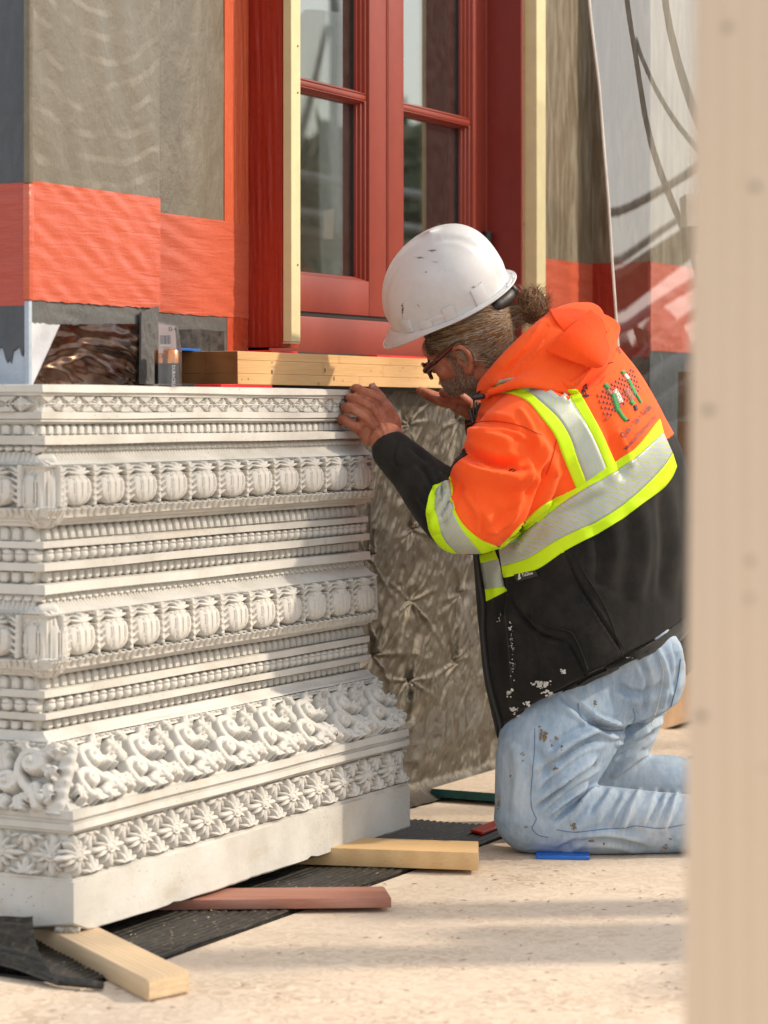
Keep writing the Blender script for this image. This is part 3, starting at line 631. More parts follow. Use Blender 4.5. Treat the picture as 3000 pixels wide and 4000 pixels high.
def f_hook(X, Z):
    b = mx_(dome(X, Z, 0, .002, .0108, .0075, .013, 2.3), stroke(X, Z, [(-.004, -.002), (-.007, -.010)], .0045, .003, .009, .005)); return np.where(b > 0, b-.002*np.exp(-((X+.003)**2+(Z-.001)**2)/.000004), b)
def f_lotus(X, Z, nosides=False):
    z = Z; cz = -.014; rx, rz = .046, .058; base = -.01
    r = ((np.abs(X)/(rx*(1+.9*np.minimum(0, z-cz))))**2.5+(np.abs(z-cz)/rz)**2.5)**.4; b = np.where(r < 1, .021*np.sqrt(np.clip(1-r**3.0, 0, 1)), base)
    top = z > .034-.35*np.abs(X); b = np.where(top & (b > 0), np.minimum(b, .010), b)
    Xn = X/np.sqrt(np.clip(1-(np.minimum(z-cz, 0)/rz)**2, .09, 1))
    # overlapping petal outlines
    for (px_, wv_) in ((.012, .0125), (-.012, .0125), (.030, .011), (-.030, .011)):
        e = np.abs(np.sqrt(((Xn-px_)/wv_)**2+(np.maximum(z-.006, 0)/.022)**2+(np.minimum(z-.006, 0)/.30)**2)-1)
        b = np.where(b > 0, b-.0042*np.exp(-(e/.075)**2), b)
    b = np.where(b > 0, b+.0007*np.cos(X*520)*np.clip((.02-z)/.05, 0, 1), b)
    inner = dome(X, z, 0, .024, .022, .024, .0195, 3); inner = np.where(inner > 0, inner-.003*np.exp(-(np.abs(np.abs(X)-.008)/.0018)**2), inner); b = mx_(b, inner)
    cr = mx_(*[stroke(X, z, [(0, .040), (a, .040+q)], .0105, .0055, .019, .015) for a, q in ((0, .026), (.018, .020), (-.018, .020), (.030, .008), (-.030, .008))])
    sideL = mx_(*[stroke(X, z, [(sg*.053, zz_), (sg*(.041), zz_+.014)], .0058, .0030, .012, .016) for sg in (1, -1) for zz_ in (-.055, -.032, -.008, .014, .036, .05)])
    stem = mx_(stroke(X, z, [(.055, -.068), (.055, .068)], .006, .005, .010), stroke(X, z, [(-.055, -.068), (-.055, .068)], .006, .005, .010))
    if nosides: return mx_(b, stroke(X, z, [(-.012, .050), (.012, .050)], .012, .012, .012))
    return mx_(b, cr, sideL, stem)
def f_hem(X, Z):
    out = np.full(X.shape, -.008)
    for k in range(5):
        x = -.045+k*.0225; L = .012+.006*((k % 2) == 0); out = mx_(out, stroke(X, Z, [(x, .016), (x+.001, .016-L*1.5)], .0105, .0065, .0105, .006, 4))
    for x in (-.034, -.011, .011, .034): out = np.where(out > 0, out-.007*np.exp(-((X-x)/.0014)**2)*np.clip((.008-Z)/.01, 0, 1), out)
    return out
def lobes(X, Z, cx, cz, R_, D, n=4, a0=math.pi/2, w_=.34):
    r = np.hypot(X-cx, Z-cz); ps = np.abs((np.arctan2(Z-cz, X-cx)-a0+math.pi/4) % (math.pi/2)-math.pi/4)*180/math.pi
    Rr = R_*np.maximum.reduce([1-.42*(ps/16)**2, .80-.30*((ps-26)/12)**2, np.full(X.shape, .32)]); q = r/Rr
    h = np.where(q < 1, D*np.sqrt(np.clip(1-q**7, 0, 1)), -.008)
    return np.where(h > 0, h-.0035*np.exp(-((ps-16)/2.0)**2)*(r > .62*R_)-.003*np.exp(-((ps-45)/4)**2)+.0015*np.cos(ps/15*math.pi), h)
def lobes_old(X, Z, cx, cz, R_, D, n=4, a0=math.pi/2, w_=.34):
    out = np.full(X.shape, -.008)
    for k in range(n):
        a = a0+k*2*math.pi/n
        for da, l, ww_ in ((0, 1, .27), (.50, .72, .20), (-.50, .72, .20)):
            a2 = a+da; out = mx_(out, stroke(X, Z, [(cx+.22*R_*math.cos(a2), cz+.22*R_*math.sin(a2)), (cx+l*.86*R_*math.cos(a2), cz+l*.86*R_*math.sin(a2))], ww_*R_*w_/.34, ww_*R_*.55, D, D*.8, 3))
        d = np.abs(-(X-cx)*math.sin(a)+(Z-cz)*math.cos(a)); fw = ((X-cx)*math.cos(a)+(Z-cz)*math.sin(a)) > R_*.35
        out = np.where(fw & (out > 0), out-.0015*np.exp(-(d/.0012)**2), out)
        for db in (.27, -.27):
            d2 = np.abs(-(X-cx)*math.sin(a+db)+(Z-cz)*math.cos(a+db)); fw2 = (((X-cx)*math.cos(a+db)+(Z-cz)*math.sin(a+db)) > R_*.62)
            out = np.where(fw2 & (out > 0), out-.005*np.exp(-(d2/.0014)**2), out)
    return out
def ringc(X, Z, cx, cz, r, D):
    d = np.hypot(X-cx, Z-cz); return np.where(d < r, D-.003*np.exp(-((d-r*.62)/.0018)**2)-.002*(d/r)**4, -.008)
def f_flower(X, Z):
    a = lobes(X, Z, 0, 0, .0535, .013, 4); b = lobes(X, Z, 0, 0, .026, .009, 4, math.pi/4); return mx_(a, b, ringc(X, Z, 0, 0, .0145, .018))
def f_halftop(X, Z): a = mx_(lobes(X, Z, 0, .030, .050, .011, 4, -math.pi/2, .30), lobes(X, Z, 0, .030, .026, .008, 4, -math.pi/4)); a = mx_(a, ringc(X, Z, 0, .030, .012, .016)); return np.where(Z < .024, a, -.008)
def f_halfbot(X, Z): return f_halftop(X, -Z)
def f_loz(X, Z):
    a = mx_(lobes(X, Z, 0, 0, .0225, .012, 4, math.pi/2, .40), dome(X, Z, 0, 0, .018, .014, .0115, 4)); g = np.abs(np.abs(X)*.8+np.abs(Z)-.0185)
    dm = np.abs(X)*.72+np.abs(Z); a = np.where(dm < .0185, mx_(a, np.full(X.shape, .007)+.003*np.cos(np.arctan2(Z, X)*12)), -.008); return mx_(a, np.where(dm < .0185, ringc(X, Z, 0, 0, .006, .0155), -.008))
def f_spandrel(X, Z):
    out = np.full(X.shape, -.008); ax = np.abs(X); tri = (np.abs(Z)-.0035) > ax*.80; out = np.where(tri & (ax < .021), .0125+.0016*np.sin(X*900)*np.cos(Z*700), out)
    for sx in (-1, 1): out = mx_(out, stroke(X, Z, [(sx*.006, 0), (sx*.012, .012), (sx*.019, .021)], .0028, .0022, .0115), stroke(X, Z, [(sx*.006, 0), (sx*.012, -.012), (sx*.019, -.021)], .0028, .0022, .0115))
    return mx_(out, dome(X, Z, 0, 0, .006, .005, .011))
def f_dent(X, Z):
    b = stroke(X, Z, [(0, .008), (0, -.003)], .0095, .0075, .0075, .005, 5); return np.where(b > 0, b-.004*np.exp(-((X)/.0012)**2)*(Z < .001), b)
def leaf(X, Z, x, z, a, L, wd, D, n=2, D1=None):
    wd = wd*1.18
    """lobed acanthus leaflet growing from x,z in direction a"""
    out = stroke(X, Z, [(x, z), (x+L*.6*math.cos(a), z+L*.6*math.sin(a)), (x+L*math.cos(a+.35), z+L*math.sin(a+.35))], wd, wd*.45, D*.8, D1 or D, 3)
    for k in range(n):
        t = .25+.6*k/max(1, n-1)
        for sg in (1, -1):
            bx_, bz_ = x+L*t*math.cos(a), z+L*t*math.sin(a); aa = a+sg*.95; l2 = wd*(1.25-.5*t); out = mx_(out, stroke(X, Z, [(bx_, bz_), (bx_+l2*math.cos(aa), bz_+l2*math.sin(aa))], wd*.48, wd*.30, D*.85, D, 3))
    d = np.abs(-(X-x)*math.sin(a)+(Z-z)*math.cos(a)); return np.where(out > 0, out-.0035*np.exp(-(d/.0015)**2), out)
def f_scroll(X, Z):
    D = .036; sp1 = spiral(.022, .028, .027, 1.35, 2.6, -1); sp2 = spiral(-.022, -.018, .024, 1.3, 2.9, -1)
    out = mx_(stroke(X, Z, [(-.030, -.066), (-.046, -.045), (-.049, -.02), (-.044, -.002)]+sp2, .0095, .0060, .026, .042, 4),
              stroke(X, Z, [(.050, -.060), (.038, -.036), (.014, -.018), (-.004, .004), (-.006, .022)]+sp1, .0105, .0068, .030, .048, 4))
    out = mx_(out, dome(X, Z, .024, .028, .020, .022, .037, 5), dome(X, Z, -.020, -.018, .018, .020, .032, 5))
    for a in ((.040, .050, .5, .030, .012, .038), (.052, .020, -.5, .030, .011, .036), (.000, .056, 2.2, .026, .011, .034), (-.040, .020, 1.9, .040, .014, .034), (-.062, .036, .6, .030, .012, .030),
              (.036, -.022, -1.0, .034, .013, .034), (.064, -.020, -1.1, .030, .011, .030), (.008, -.050, -1.2, .024, .012, .030), (-.024, -.052, -1.9, .022, .013, .033), (-.060, -.030, -2.2, .028, .011, .026), (.066, .050, 1.2, .018, .010, .026), (.016, -.044, .2, .026, .010, .031)):
        out = mx_(out, leaf(X, Z, *a))
    return out
def f_spike(X, Z):   # the flat corner leaf of the scroll band
    out = stroke(X, Z, [(0, -.062), (0, .062)], .016, .012, .010, .012, 4); out = np.where(out > 0, out+.003*np.cos(Z*260), out); return out
KIND = {'upright_petal': relief(.024, .036, .0016, f_petal(1)), 'hanging_petal': relief(.024, .036, .0016, f_petal(-1)), 'bead': relief(.029, .036, .0015, f_bead),
        'curled_hook': relief(.026, .030, .0015, f_hook), 'lotus_bud': relief(.128, .145, .0018, f_lotus, .0075), 'corner_bud': relief(.128, .145, .0018, lambda X, Z: f_lotus(X, Z, True), .0075), 'leaf_hem': relief(.113, .042, .0016, f_hem),
        'flower': relief(.112, .112, .0017, f_flower), 'half_flower_top': relief(.100, .060, .0018, f_halftop), 'half_flower_base': relief(.100, .060, .0018, f_halfbot),
        'lozenge_flower': relief(.050, .042, .0012, f_loz), 'lozenge_border': relief(.050, .046, .0013, f_spandrel), 'leaf_tooth': relief(.022, .026, .0013, f_dent),
        'scroll_leaf': relief(.168, .145, .0019, f_scroll, .0075), 'corner_leaf': relief(.05, .14, .002, f_spike)}
def place(kind, face, t, ya, yb, sx=1.0, hn=None, name=None, sy=1.0, rz=0, lift=0.0):
    """set a relief piece on band ya..yb of the right face (face 0) or left face (1) at distance t"""
    za, oa = zo(ya+.5); zb, ob = zo(yb-.5); me = KIND[kind]; hh = math.hypot(za-zb, ob-oa); hz_ = max(v.co.z for v in me.vertices)*2 if 'rh' not in me else me['rh']
    me['rh'] = hz_; sc_ = (hh/(hn or hz_)); z = (za+zb)/2; o = (oa+ob)/2-lift; tilt = math.atan2(oa-ob, za-zb)
    ob_ = bpy.data.objects.new(name or kind, me); COL.objects.link(ob_); ob_.parent = ped
    if face == 0: p = Vector((t, o, z)); rot = Matrix.Rotation(-tilt, 4, 'X')
    else: p = Vector((LX*o, t, z)); tl_ = math.atan2((oa-ob)*LX, za-zb); rot = Matrix.Rotation(-R(90), 4, 'Z') @ Matrix.Rotation(-tl_, 4, 'X')
    jit = random.uniform(-1, 1)
    ob_.matrix_local = Matrix.Translation(p-ped.location) @ rot @ Matrix.Rotation(rz+jit*.015, 4, 'Y') @ Matrix.Diagonal((sx*random.uniform(.97, 1.03), sy*random.uniform(.94, 1.05), sc_*random.uniform(.98, 1.02), 1)); return ob_
def row(kind, ya, yb, pitch, t0, hn=None, name=None, x1=XE, sx=1.0, left=True, tl=None, ym=.235, **k):
    t = t0
    while t < x1-pitch*.30: place(kind, 0, t, ya, yb, sx, hn, name, **k); t += pitch
    if left:
        t = tl if tl is not None else pitch*.5+.11
        while t < ym: place(kind, 1, t, ya, yb, sx, hn, name, **k); t += pitch
row('lozenge_flower', 1547, 1609, .0655, .120, name='lozenge_flower', tl=.155); row('lozenge_border', 1547, 1609, .0655, .120-.0328, tl=.188)
row('upright_petal', 1658, 1700, .0252, .083, tl=.142); row('curled_hook', 1738, 1768, .0215, .068, tl=.118)
row('upright_petal', 2060, 2116, .0262, .098, tl=.142); row('bead', 2146, 2201, .0280, .089, tl=.128); row('hanging_petal', 2235, 2282, .0262, .096, tl=.142)
row('curled_hook', 2326, 2344, .0215, .068, tl=.118, hn=.0215)
row('upright_petal', 2645, 2697, .0262, .090, tl=.142); row('bead', 2731, 2788, .0280, .089, tl=.128); row('hanging_petal', 2819, 2858, .0262, .092, tl=.142)
row('lotus_bud', 1819, 1985, .112, .135, tl=.203, ym=.3, sy=.8); row('lotus_bud', 2403, 2579, .112, .135, tl=.203, ym=.3, sy=.8)
row('leaf_hem', 1984, 2027, .112, .135, tl=.225, ym=.3); row('leaf_hem', 2578, 2623, .112, .135, tl=.225, ym=.3); place('leaf_hem', 0, .06, 2578, 2623, .5); place('leaf_hem', 0, .06, 1984, 2027, .5)
place('leaf_hem', 1, .14, 2578, 2623, .6); place('leaf_hem', 1, .14, 1984, 2027, .6)
# corner pots
for ya, yb in ((1819, 1985), (2403, 2579)):
    za, oa = zo(ya+15); zb, ob = zo(yb-1); o = (oa+ob)/2
    o_ = bpy.data.objects.new('corner_bud', KIND['corner_bud']); COL.objects.link(o_); o_.parent = ped
    o_.matrix_local = Matrix.Translation(Vector((LX*o+.0235, o+.0195, (za+zb)/2-.001))-ped.location) @ Matrix.Rotation(-R(45), 4, 'Z') @ Matrix.Diagonal((.92, 1.0, 1.0, 1))
row('leaf_tooth', 2903, 2929, .021, .07, tl=.10)
row('scroll_leaf', 2931, 3168, .162, .118, tl=.128, ym=.3, sy=.66); 
row('flower', 3262, 3432, .1125, .120, tl=.160, ym=.3, x1=XE+.02); place('flower', 0, .018, 3262, 3432, .9, sy=1); place('flower', 1, .045, 3262, 3432, .9, sy=1)
t = .064
while t < XE: place('half_flower_top', 0, t, 3262, 3352, 1, .052); place('half_flower_base', 0, t, 3345, 3432, 1, .052); t += .1125
for t in (.103, .216): place('half_flower_top', 1, t, 3262, 3352, 1, .052); place('half_flower_base', 1, t, 3345, 3432, 1, .052)
place('corner_leaf', 1, .045, 2940, 3165, 1.2, sy=.6); place('corner_leaf', 0, .055, 2940, 3165, .7, sy=.6)
# reeded coves: one fluted strip each
def cove(ya, yb, nm):
    ysr = np.linspace(ya, yb, 12); V = []; F = []
    for face in (0, 1):
        L = np.arange(0, 1.0001, 1/(1500 if face == 0 else 200)); k0 = len(V)
        for y in ysr:
            z, o = zo(y); f_ = (y-ya)/(yb-ya)
            for u in L:
                if face == 0: t = LX*o+.003+(XE-LX*o-.004)*u; s_ = t-.012*(1-f_)
                else: t = o+.28*u+.002; s_ = t
                ph = s_/.0215*2*math.pi; hgt = .0062*(math.cos(ph)**2)**.5*min(1, (1-f_)*6+.3)+.0025
                V.append((t, o-hgt, z) if face == 0 else (LX*o-hgt, t, z))
        n = len(L)
        for j in range(len(ysr)-1):
            for i in range(n-1): a = k0+j*n+i; q = [a, a+n, a+n+1, a+1]; F.append(q if face == 0 else q[::-1])
    return mk(nm, V, F, STONE, ped, smooth=50)
cove(1766, 1817, 'reeded_cove'); cove(2341, 2402, 'reeded_cove')
# orange paint flecks
bm = bmesh.new()
for (px, py, r_) in ((1304, 1797, 14), (1100, 2583, 9), (976, 2476, 6), (1272, 2492, 4), (1078, 2820, 12), (902, 3226, 10), (898, 2337, 10), (1285, 1800, 5), (760, 2217, 5), (1055, 2980, 4)):
    p = onY(px, py, .085 if py < 2700 else .012)
    p = W(px, py, (p-Vector((CX, CY, CH))).dot(Vector((CO, S, 0)))-.03); bmesh.ops.create_icosphere(bm, subdivisions=1, radius=1, matrix=Matrix.Translation(p) @ Matrix.Diagonal((r_*.00025, .012, r_*.0004, 1)))
bm.free()

# ================================================================ timber, shims and small things around the pedestal
BY = .215; bz0 = 1.0195; bx0 = onY(930, 1450, BY).x
be = empty('laminated_beam', (bx0, BY, bz0), 'thick laminated timber beam end resting on the pedestal top under the window', 'timber beam')
GLU = m_wood('laminated_spruce', (.62, .37, .15), (.75, .50, .25), (1.2, 16, 16), 5); GLUE = m_wood('beam_end_grain', (.20, .085, .028), (.34, .16, .055), (14, 3, 26), 3, knots=False, rough=.4)
GL2 = m_wood('laminated_spruce_dark', (.56, .345, .15), (.70, .475, .24), (1.4, 12, 12), 6)
zz = [bz0, bz0+.0235, bz0+.052, bz0+.071]
XL = [(bx0, 1.50, 2.5), (bx0, 1.32, 1.62, 2.5), (bx0, 1.40, 2.5)]
for k in range(3):
    xs_ = XL[k]
    for j in range(len(xs_)-1):
        o = box('lamination', xs_[j]+(.0001 if j else 0), xs_[j+1], BY+.0006*k, BY+.165, zz[k]+.0002, zz[k+1]-.0002, GLU, be, .0005, 1)
    V = [] # finger joints
    for x in xs_[1:-1]:
        for q in range(5):
            h = (zz[k+1]-zz[k])/5; z = zz[k]+q*h; mk('finger_joint', [(x-.007, BY+.0006*k-.0003, z+h*.5), (x+.007, BY+.0006*k-.0003, z+.0006), (x+.007, BY+.0006*k-.0003, z+h-.0006)], [[0, 1, 2]], GL2, be)
box('end_grain', bx0-.0012, bx0-.0002, BY+.001, BY+.079, bz0+.0008, zz[1]-.0006, GLUE, be); box('end_grain', bx0-.0014, bx0-.0002, BY+.080, BY+.164, bz0+.0008, zz[1]-.0008, GLUE, be)
box('end_grain', bx0-.0013, bx0-.0002, BY+.001, BY+.079, zz[1]+.0006, zz[3]-.0008, GLUE, be); box('end_grain', bx0-.0011, bx0-.0002, BY+.080, BY+.164, zz[1]+.0006, zz[3]-.0008, GLUE, be)
RES = simple('grey_resin', (.10, .085, .075), .4)
for (px, py, a, b) in ((1063, 1452, 5, 9), (1270, 1446, 5, 10), (1305, 1479, 5, 10), (1245, 1508-9, 4, 6), (1063, 1416, 3, 4), (1450, 1449, 2, 4), (1488, 1454, 2, 3), (1562, 1451, 2, 4), (1575, 1437, 2, 4), (1632, 1475, 2, 4), (1655, 1461, 2, 4), (1525, 1420, 2, 3), (970, 1480, 3, 4), (1340, 1488, 3, 4), (1625, 1437, 2, 3), (945, 1482, 3, 3), (1600, 1483, 2, 3), (1674, 1509, 2, 3)):
    c_ = onY(px, py, BY-.0004); n = 10; mk('resin_spot', [c_+Vector((a*.0006*math.cos(q*6.283/n), 0, b*.00055*math.sin(q*6.283/n))) for q in range(n)], [list(range(n))], RES, be)
def shim(nm, lab, P, h, mat, grp=None):
    o = hexa(nm, [Vector(p) for p in P]+[Vector(p)+Vector((0, 0, h)) for p in P], mat, None, .0008, 1); tag(o, lab, 'shim', grp); return o
x = onY(872, 1500, .13).x; x2 = onY(1072, 1500, .13).x; zt = zo(1501)[0]
shim('plastic_shim', 'red plastic shim squeezed between the pedestal top and the laminated beam', [(x, .135, zt+.0005), (x2, .135, zt+.0005), (x2, .20, zt+.0005), (x, .20, zt+.0005)], .0065, REDP)
shim('gap_shade_strip', 'black strip standing for the shade in the gap under the beam, behind the red shim', [(x-.05, BY+.035, zt), (2.3, BY+.035, zt), (2.3, BY+.14, zt), (x-.05, BY+.14, zt)], bz0-zt-.0004, GASKET)  # added black strip: the dark of the gap below the beam, put in as colour
tz = zz[3]
a = onY(700, 1352, .33); b = onY(776, 1352, .33)
shim('plastic_shim', 'small blue plastic shim on top of the beam beside the battery pack', [(a.x, .325, tz+.0006), (b.x, .325, tz+.0006), (b.x, .355, tz+.0006), (a.x, .355, tz+.0006)], .0055, BLUEP)
for px0, px1, lab in ((1058, 1160, 'red plastic shim on the beam below the cream batten'), (1470, 1700, 'long red plastic shim on the beam beneath the window sill, left of the glasses')):
    a = onY(px0, 1372, .27); b = onY(px1, 1372, .27); shim('plastic_shim', lab, [(a.x, .268, tz+.0006), (b.x, .268, tz+.0006), (b.x, .34, tz+.0006), (a.x, .34, tz+.0006)], .0065, REDP)
gz_ = box('sill_membrane', 1.30, 2.5, .30, .46, tz+.0075, SZ0-.012, GASKET); tag(gz_, 'black rubber membrane showing in the gap between the beam and the window', 'membrane')
# battery blister pack standing on the pedestal top
c0 = onY(622, 1502, .165); bpk = empty('battery_pack', (c0.x, .165, zt), 'clear blister pack of copper topped batteries standing on the pedestal against the beam end', 'battery pack')
ra = onY(622, 1502, .165); rb = onY(700, 1502, .165); wb = rb.x-ra.x
ax_ = Vector((S, -CO, 0)); 
def bp(px, py, d=0): return W(px, py, 5.02+d)
COPPER = simple('copper_cell_top', (.60, .27, .12), .25, .1, 40, .05, 60, metal=.9); CELL = simple('black_cell_wrap', (.012, .011, .012), .25, .1)
for k, (px, d) in enumerate(((668, .0), (634, .035))):
    r_ = .0155; a0_, a1_ = bp(px, 1500, d), bp(px, 1420, d); a2_ = bp(px, 1370, d)
    V, F = tube([a0_, a1_], r_, 22); mk('battery_body', V, F, CELL, bpk, smooth=50)
    V, F = tube([a1_+Vector((0, 0, .0003)), a2_, a2_+Vector((0, 0, .003))], [r_+.0003, r_+.0003, r_*.8], 22); mk('battery_top', V, F, COPPER, bpk, smooth=50)
V2, F2 = textmesh('DURACELL', .0088, .0002); o_ = bp(672, 1426, -.0165)
mk('battery_lettering', [o_+Vector((0, 0, -1))*a*1.0+ax_*(-.0)+ax_*(b) for a, b in V2], F2, simple('silver_print', (.6, .6, .62), .4), bpk)
cp = [bp(620, 1380, -.004), bp(690, 1378, -.004), bp(683, 1275, -.004), bp(620, 1264, -.004)]
hexa('card', [cp[0], cp[1], cp[1]+Vector((CO, S, 0))*.0012, cp[0]+Vector((CO, S, 0))*.0012, cp[3], cp[2], cp[2]+Vector((CO, S, 0))*.0012, cp[3]+Vector((CO, S, 0))*.0012], simple('printed_card', (.56, .46, .44), .5, .06), bpk)
def cardmark(nm, px0, py0, px1, py1, mat): P = [bp(px0, py1, -.0052), bp(px1, py1, -.0052), bp(px1, py0, -.0052), bp(px0, py0, -.0052)]; mk(nm, P, [[0, 1, 2, 3]], mat, bpk)
INK = simple('black_ink', (.015, .015, .015), .5); cardmark('barcode_field', 624, 1306, 668, 1352, simple('white_card', (.66, .62, .6), .5))
xb = 626
for wv_ in (2, 1, 3, 1, 1, 2, 4, 1, 2, 1, 3, 1, 2, 1): P = [bp(xb, 1345, -.0056), bp(xb+wv_, 1345, -.0056), bp(xb+wv_, 1309, -.0056), bp(xb, 1309, -.0056)]; mk('barcode_bar', P, [[0, 1, 2, 3]], INK, bpk); xb += wv_+1.2
V2, F2 = textmesh('D 4', .0105, .0002); o_ = bp(658, 1293, -.0054); mk('card_lettering', [o_+ax_*a+Vector((0, 0, b)) for a, b in V2], F2, INK, bpk)
V2, F2 = textmesh('LR20 1.5V', .003, 0); o_ = bp(636, 1360, -.0054); mk('card_lettering', [o_+ax_*a+Vector((0, 0, b)) for a, b in V2], F2, INK, bpk)
sh = [bp(618, 1504, -.020), bp(703, 1504, -.020), bp(703, 1368, -.020), bp(688, 1268, -.008), bp(618, 1256, -.008)]
bk = [p+Vector((CO, S, 0))*.045 for p in sh]; V = sh+bk; F = [[0, 1, 2, 3, 4], [9, 8, 7, 6, 5]]+[[i, (i+1) % 5, 5+(i+1) % 5, 5+i] for i in range(5)]; mk('blister_shell', V, F, CLEAR, bpk)
# timber blocks under the pedestal
a = onZ(574, 3915, .001); d = Vector((.577, .817, 0)); nrm = Vector((.817, -.577, 0))
def blockpts(c_end_left, dirv, L, wd, h, z0):
    """end corner nearest left, direction under the pedestal, widening to the right"""
    a = Vector((c_end_left.x, c_end_left.y, z0)); r_ = Vector((dirv.y, -dirv.x, 0)); return [a, a+r_*wd, a+r_*wd+dirv*L, a+dirv*L, ]
def timber(nm, lab, P, h, mat, bev=.004, cat='timber', end=None, ends=None):
    P = [Vector(p) for p in P]; par = empty(nm, tuple((P[0]+P[2])/2), lab, cat); o = hexa('timber_body', P+[p+Vector((0, 0, h)) for p in P], mat, par, bev)
    if end is not None:
        (i, j) = ends; q = [P[i], P[j]]; c_ = (P[0]+P[1]+P[2]+P[3])/4; nn = ((q[0]+q[1])/2-c_).normalized()*.0006; b_ = bev*.8; e = (q[1]-q[0]).normalized()*b_
        mk('end_grain', [q[0]+e+nn+Vector((0, 0, b_)), q[1]-e+nn+Vector((0, 0, b_)), q[1]-e+nn+Vector((0, 0, h-b_)), q[0]+e+nn+Vector((0, 0, h-b_))], [[0, 1, 2, 3]], end, par)
    return par
def rotmat(nm, base, ang): return None
EG = simple('pale_end_grain', (.66, .49, .31), .7, .18, 25, .5, 120, (1, 1, 6))
e0 = onZ(574, 3915, .001); e1 = onZ(774, 3873, .001); ed = (e1-e0).normalized(); ld = (onZ(266, 3751, .001)-e0).normalized()
BLK = m_wood('worn_pale_pine', (.50, .36, .21), (.64, .49, .33), (1.2, 14, 14), 4, rot=(0, 0, -R(54.8))); 
timber('timber_block', 'short pale 2x4 timber block jutting out from under the front corner of the pedestal', [e0, e0+ed*.092, e0+ed*.092+ld*.62, e0+ld*.62], .0375, BLK, .005, 'timber block', EG, (0, 1))
zb_ = .0095
f0 = onZ(1527, 3546, zb_); f1 = onZ(640, 3556, zb_); dirn = (f1-f0).normalized(); bk_ = Vector((CO, S, 0))
bk_ = (onZ(1502, 3467, zb_+.019)-onZ(1527, 3506, zb_+.019)).normalized()
timber('timber_board', 'flat reddish brown timber board lying on the mat between the two pale timbers', [f0, f0+bk_*.118, f0+bk_*.118+dirn*.78, f0+dirn*.78], .0195, REDWOOD, .0015, 'timber board', simple('red_end', (.27, .10, .06), .8, .2, 60), (0, 1))
f0 = onZ(1867, 3401, zb_); f1 = onZ(1225, 3379, zb_); dirn = (f1-f0).normalized(); bk_ = (onZ(1869, 3291, zb_+.0375)-onZ(1867, 3333, zb_+.0375)).normalized()
timber('timber_block', 'pine stud lying under the far end of the pedestal, near the kneeling knee', [f0, f0+bk_*.14, f0+bk_*.14+dirn*.75, f0+dirn*.75], .0375, m_wood('clear_pine', (.56, .35, .16), (.68, .46, .23), (1.2, 14, 14), 4, knots=False, rot=(0, 0, R(63))), .002, 'timber block', EG, (0, 1))
# shims by the knee
def shimpix(lab, pts, z, h, mat): P = [onZ(x, y, z) for x, y in pts]; o = hexa('plastic_shim', P+[p+Vector((0, 0, h)) for p in P], mat, None, .0008, 1); tag(o, lab, 'shim'); return o
shimpix('red plastic shim lying on the black mat against the worker\'s knee', [(1839, 3249), (1884, 3262), (1990, 3220), (1960, 3203)], .010, .006, REDP)
shimpix('blue plastic shim lying on the strand board floor under the worker\'s shin', [(2093, 3356), (2303, 3360), (2303, 3338), (2093, 3334)], .0005, .0075, BLUEP)
# green edged board behind the knee
g0 = onZ(1725, 3117, .0085); gx = g0.x; gb = empty('sheathing_board', (gx, -.1, .009), 'strand board offcut with a green sealed edge lying behind the worker\'s knees', 'board')
box('board_panel', gx, 3.3, -.13, .235, .0096, .030, OSB, gb, .001, 1); box('sealed_edge', gx-.0012, gx-.0002, -.129, .234, .0098, .0296, TEAL, gb); box('sealed_edge', gx, 3.3, -.1314, -.1302, .0098, .0296, TEAL, gb)
# clear leaning sheet
cs = empty('clear_sheet', (onX(2740, 1500, 2.7).x, -.05, .95), 'large clear plastic sheet leaning against the wall, reflecting sky and scaffolding', 'plastic sheet')
def shp(px, py, d=0): return W(px, py, 6.55+d)
LE = [(2296, -60), (2310, 90), (2340, 330), (2358, 560), (2378, 800), (2390, 1000), (2404, 1200), (2418, 1400), (2440, 1640)]
V = []; F = []; nu = 14
for j, (x, y) in enumerate(LE):
    for i in range(nu+1):
        u = i/nu; V.append(shp(x+u*(3400-x), y+u*30, .9*u+.10*math.sin(u*2.4+.3)+.004*math.sin(u*7+j*.7)))
for j in range(len(LE)-1):
    for i in range(nu): a = j*(nu+1)+i; F.append([a, a+1, a+nu+2, a+nu+1])
so = mk('clear_panel', V, F, ACRYL, cs, smooth=180); sb = so.modifiers.new('s', 'SUBSURF'); sb.levels = sb.render_levels = 1
tubeobj('sheet_edge', [V[j*(nu+1)] for j in range(len(LE))], .0034, simple('bright_cut_edge', (.66, .62, .55), .3), cs, 8)
n_t = onX(2685, 760, 3.0)
tp = bp2 = [W(2683, 758, 6.9), W(2760, 762, 6.9), W(2760, 882, 6.9), W(2683, 884, 6.9)]; o = hexa('paper_label', tp+[p+Vector((CO, S, 0))*.001 for p in tp], simple('cream_paper', (.66, .58, .46), .7)); tag(o, 'blank cream paper label stuck on the far wall beside the foreground post', 'paper label')
pc = W(2655, 1700, 6.75); 
o = hexa('cardboard_box', [W(2640, 2060, 7.3), W(2900, 2060, 7.3), W(2900, 2060, 7.5), W(2640, 2060, 7.5), W(2650, 1450, 7.3), W(2900, 1450, 7.3), W(2900, 1450, 7.5), W(2650, 1450, 7.5)], simple('brown_board', (.20, .12, .065), .8), None, .004); tag(o, 'brown upright board leaning behind the worker, beside the foreground post', 'board')
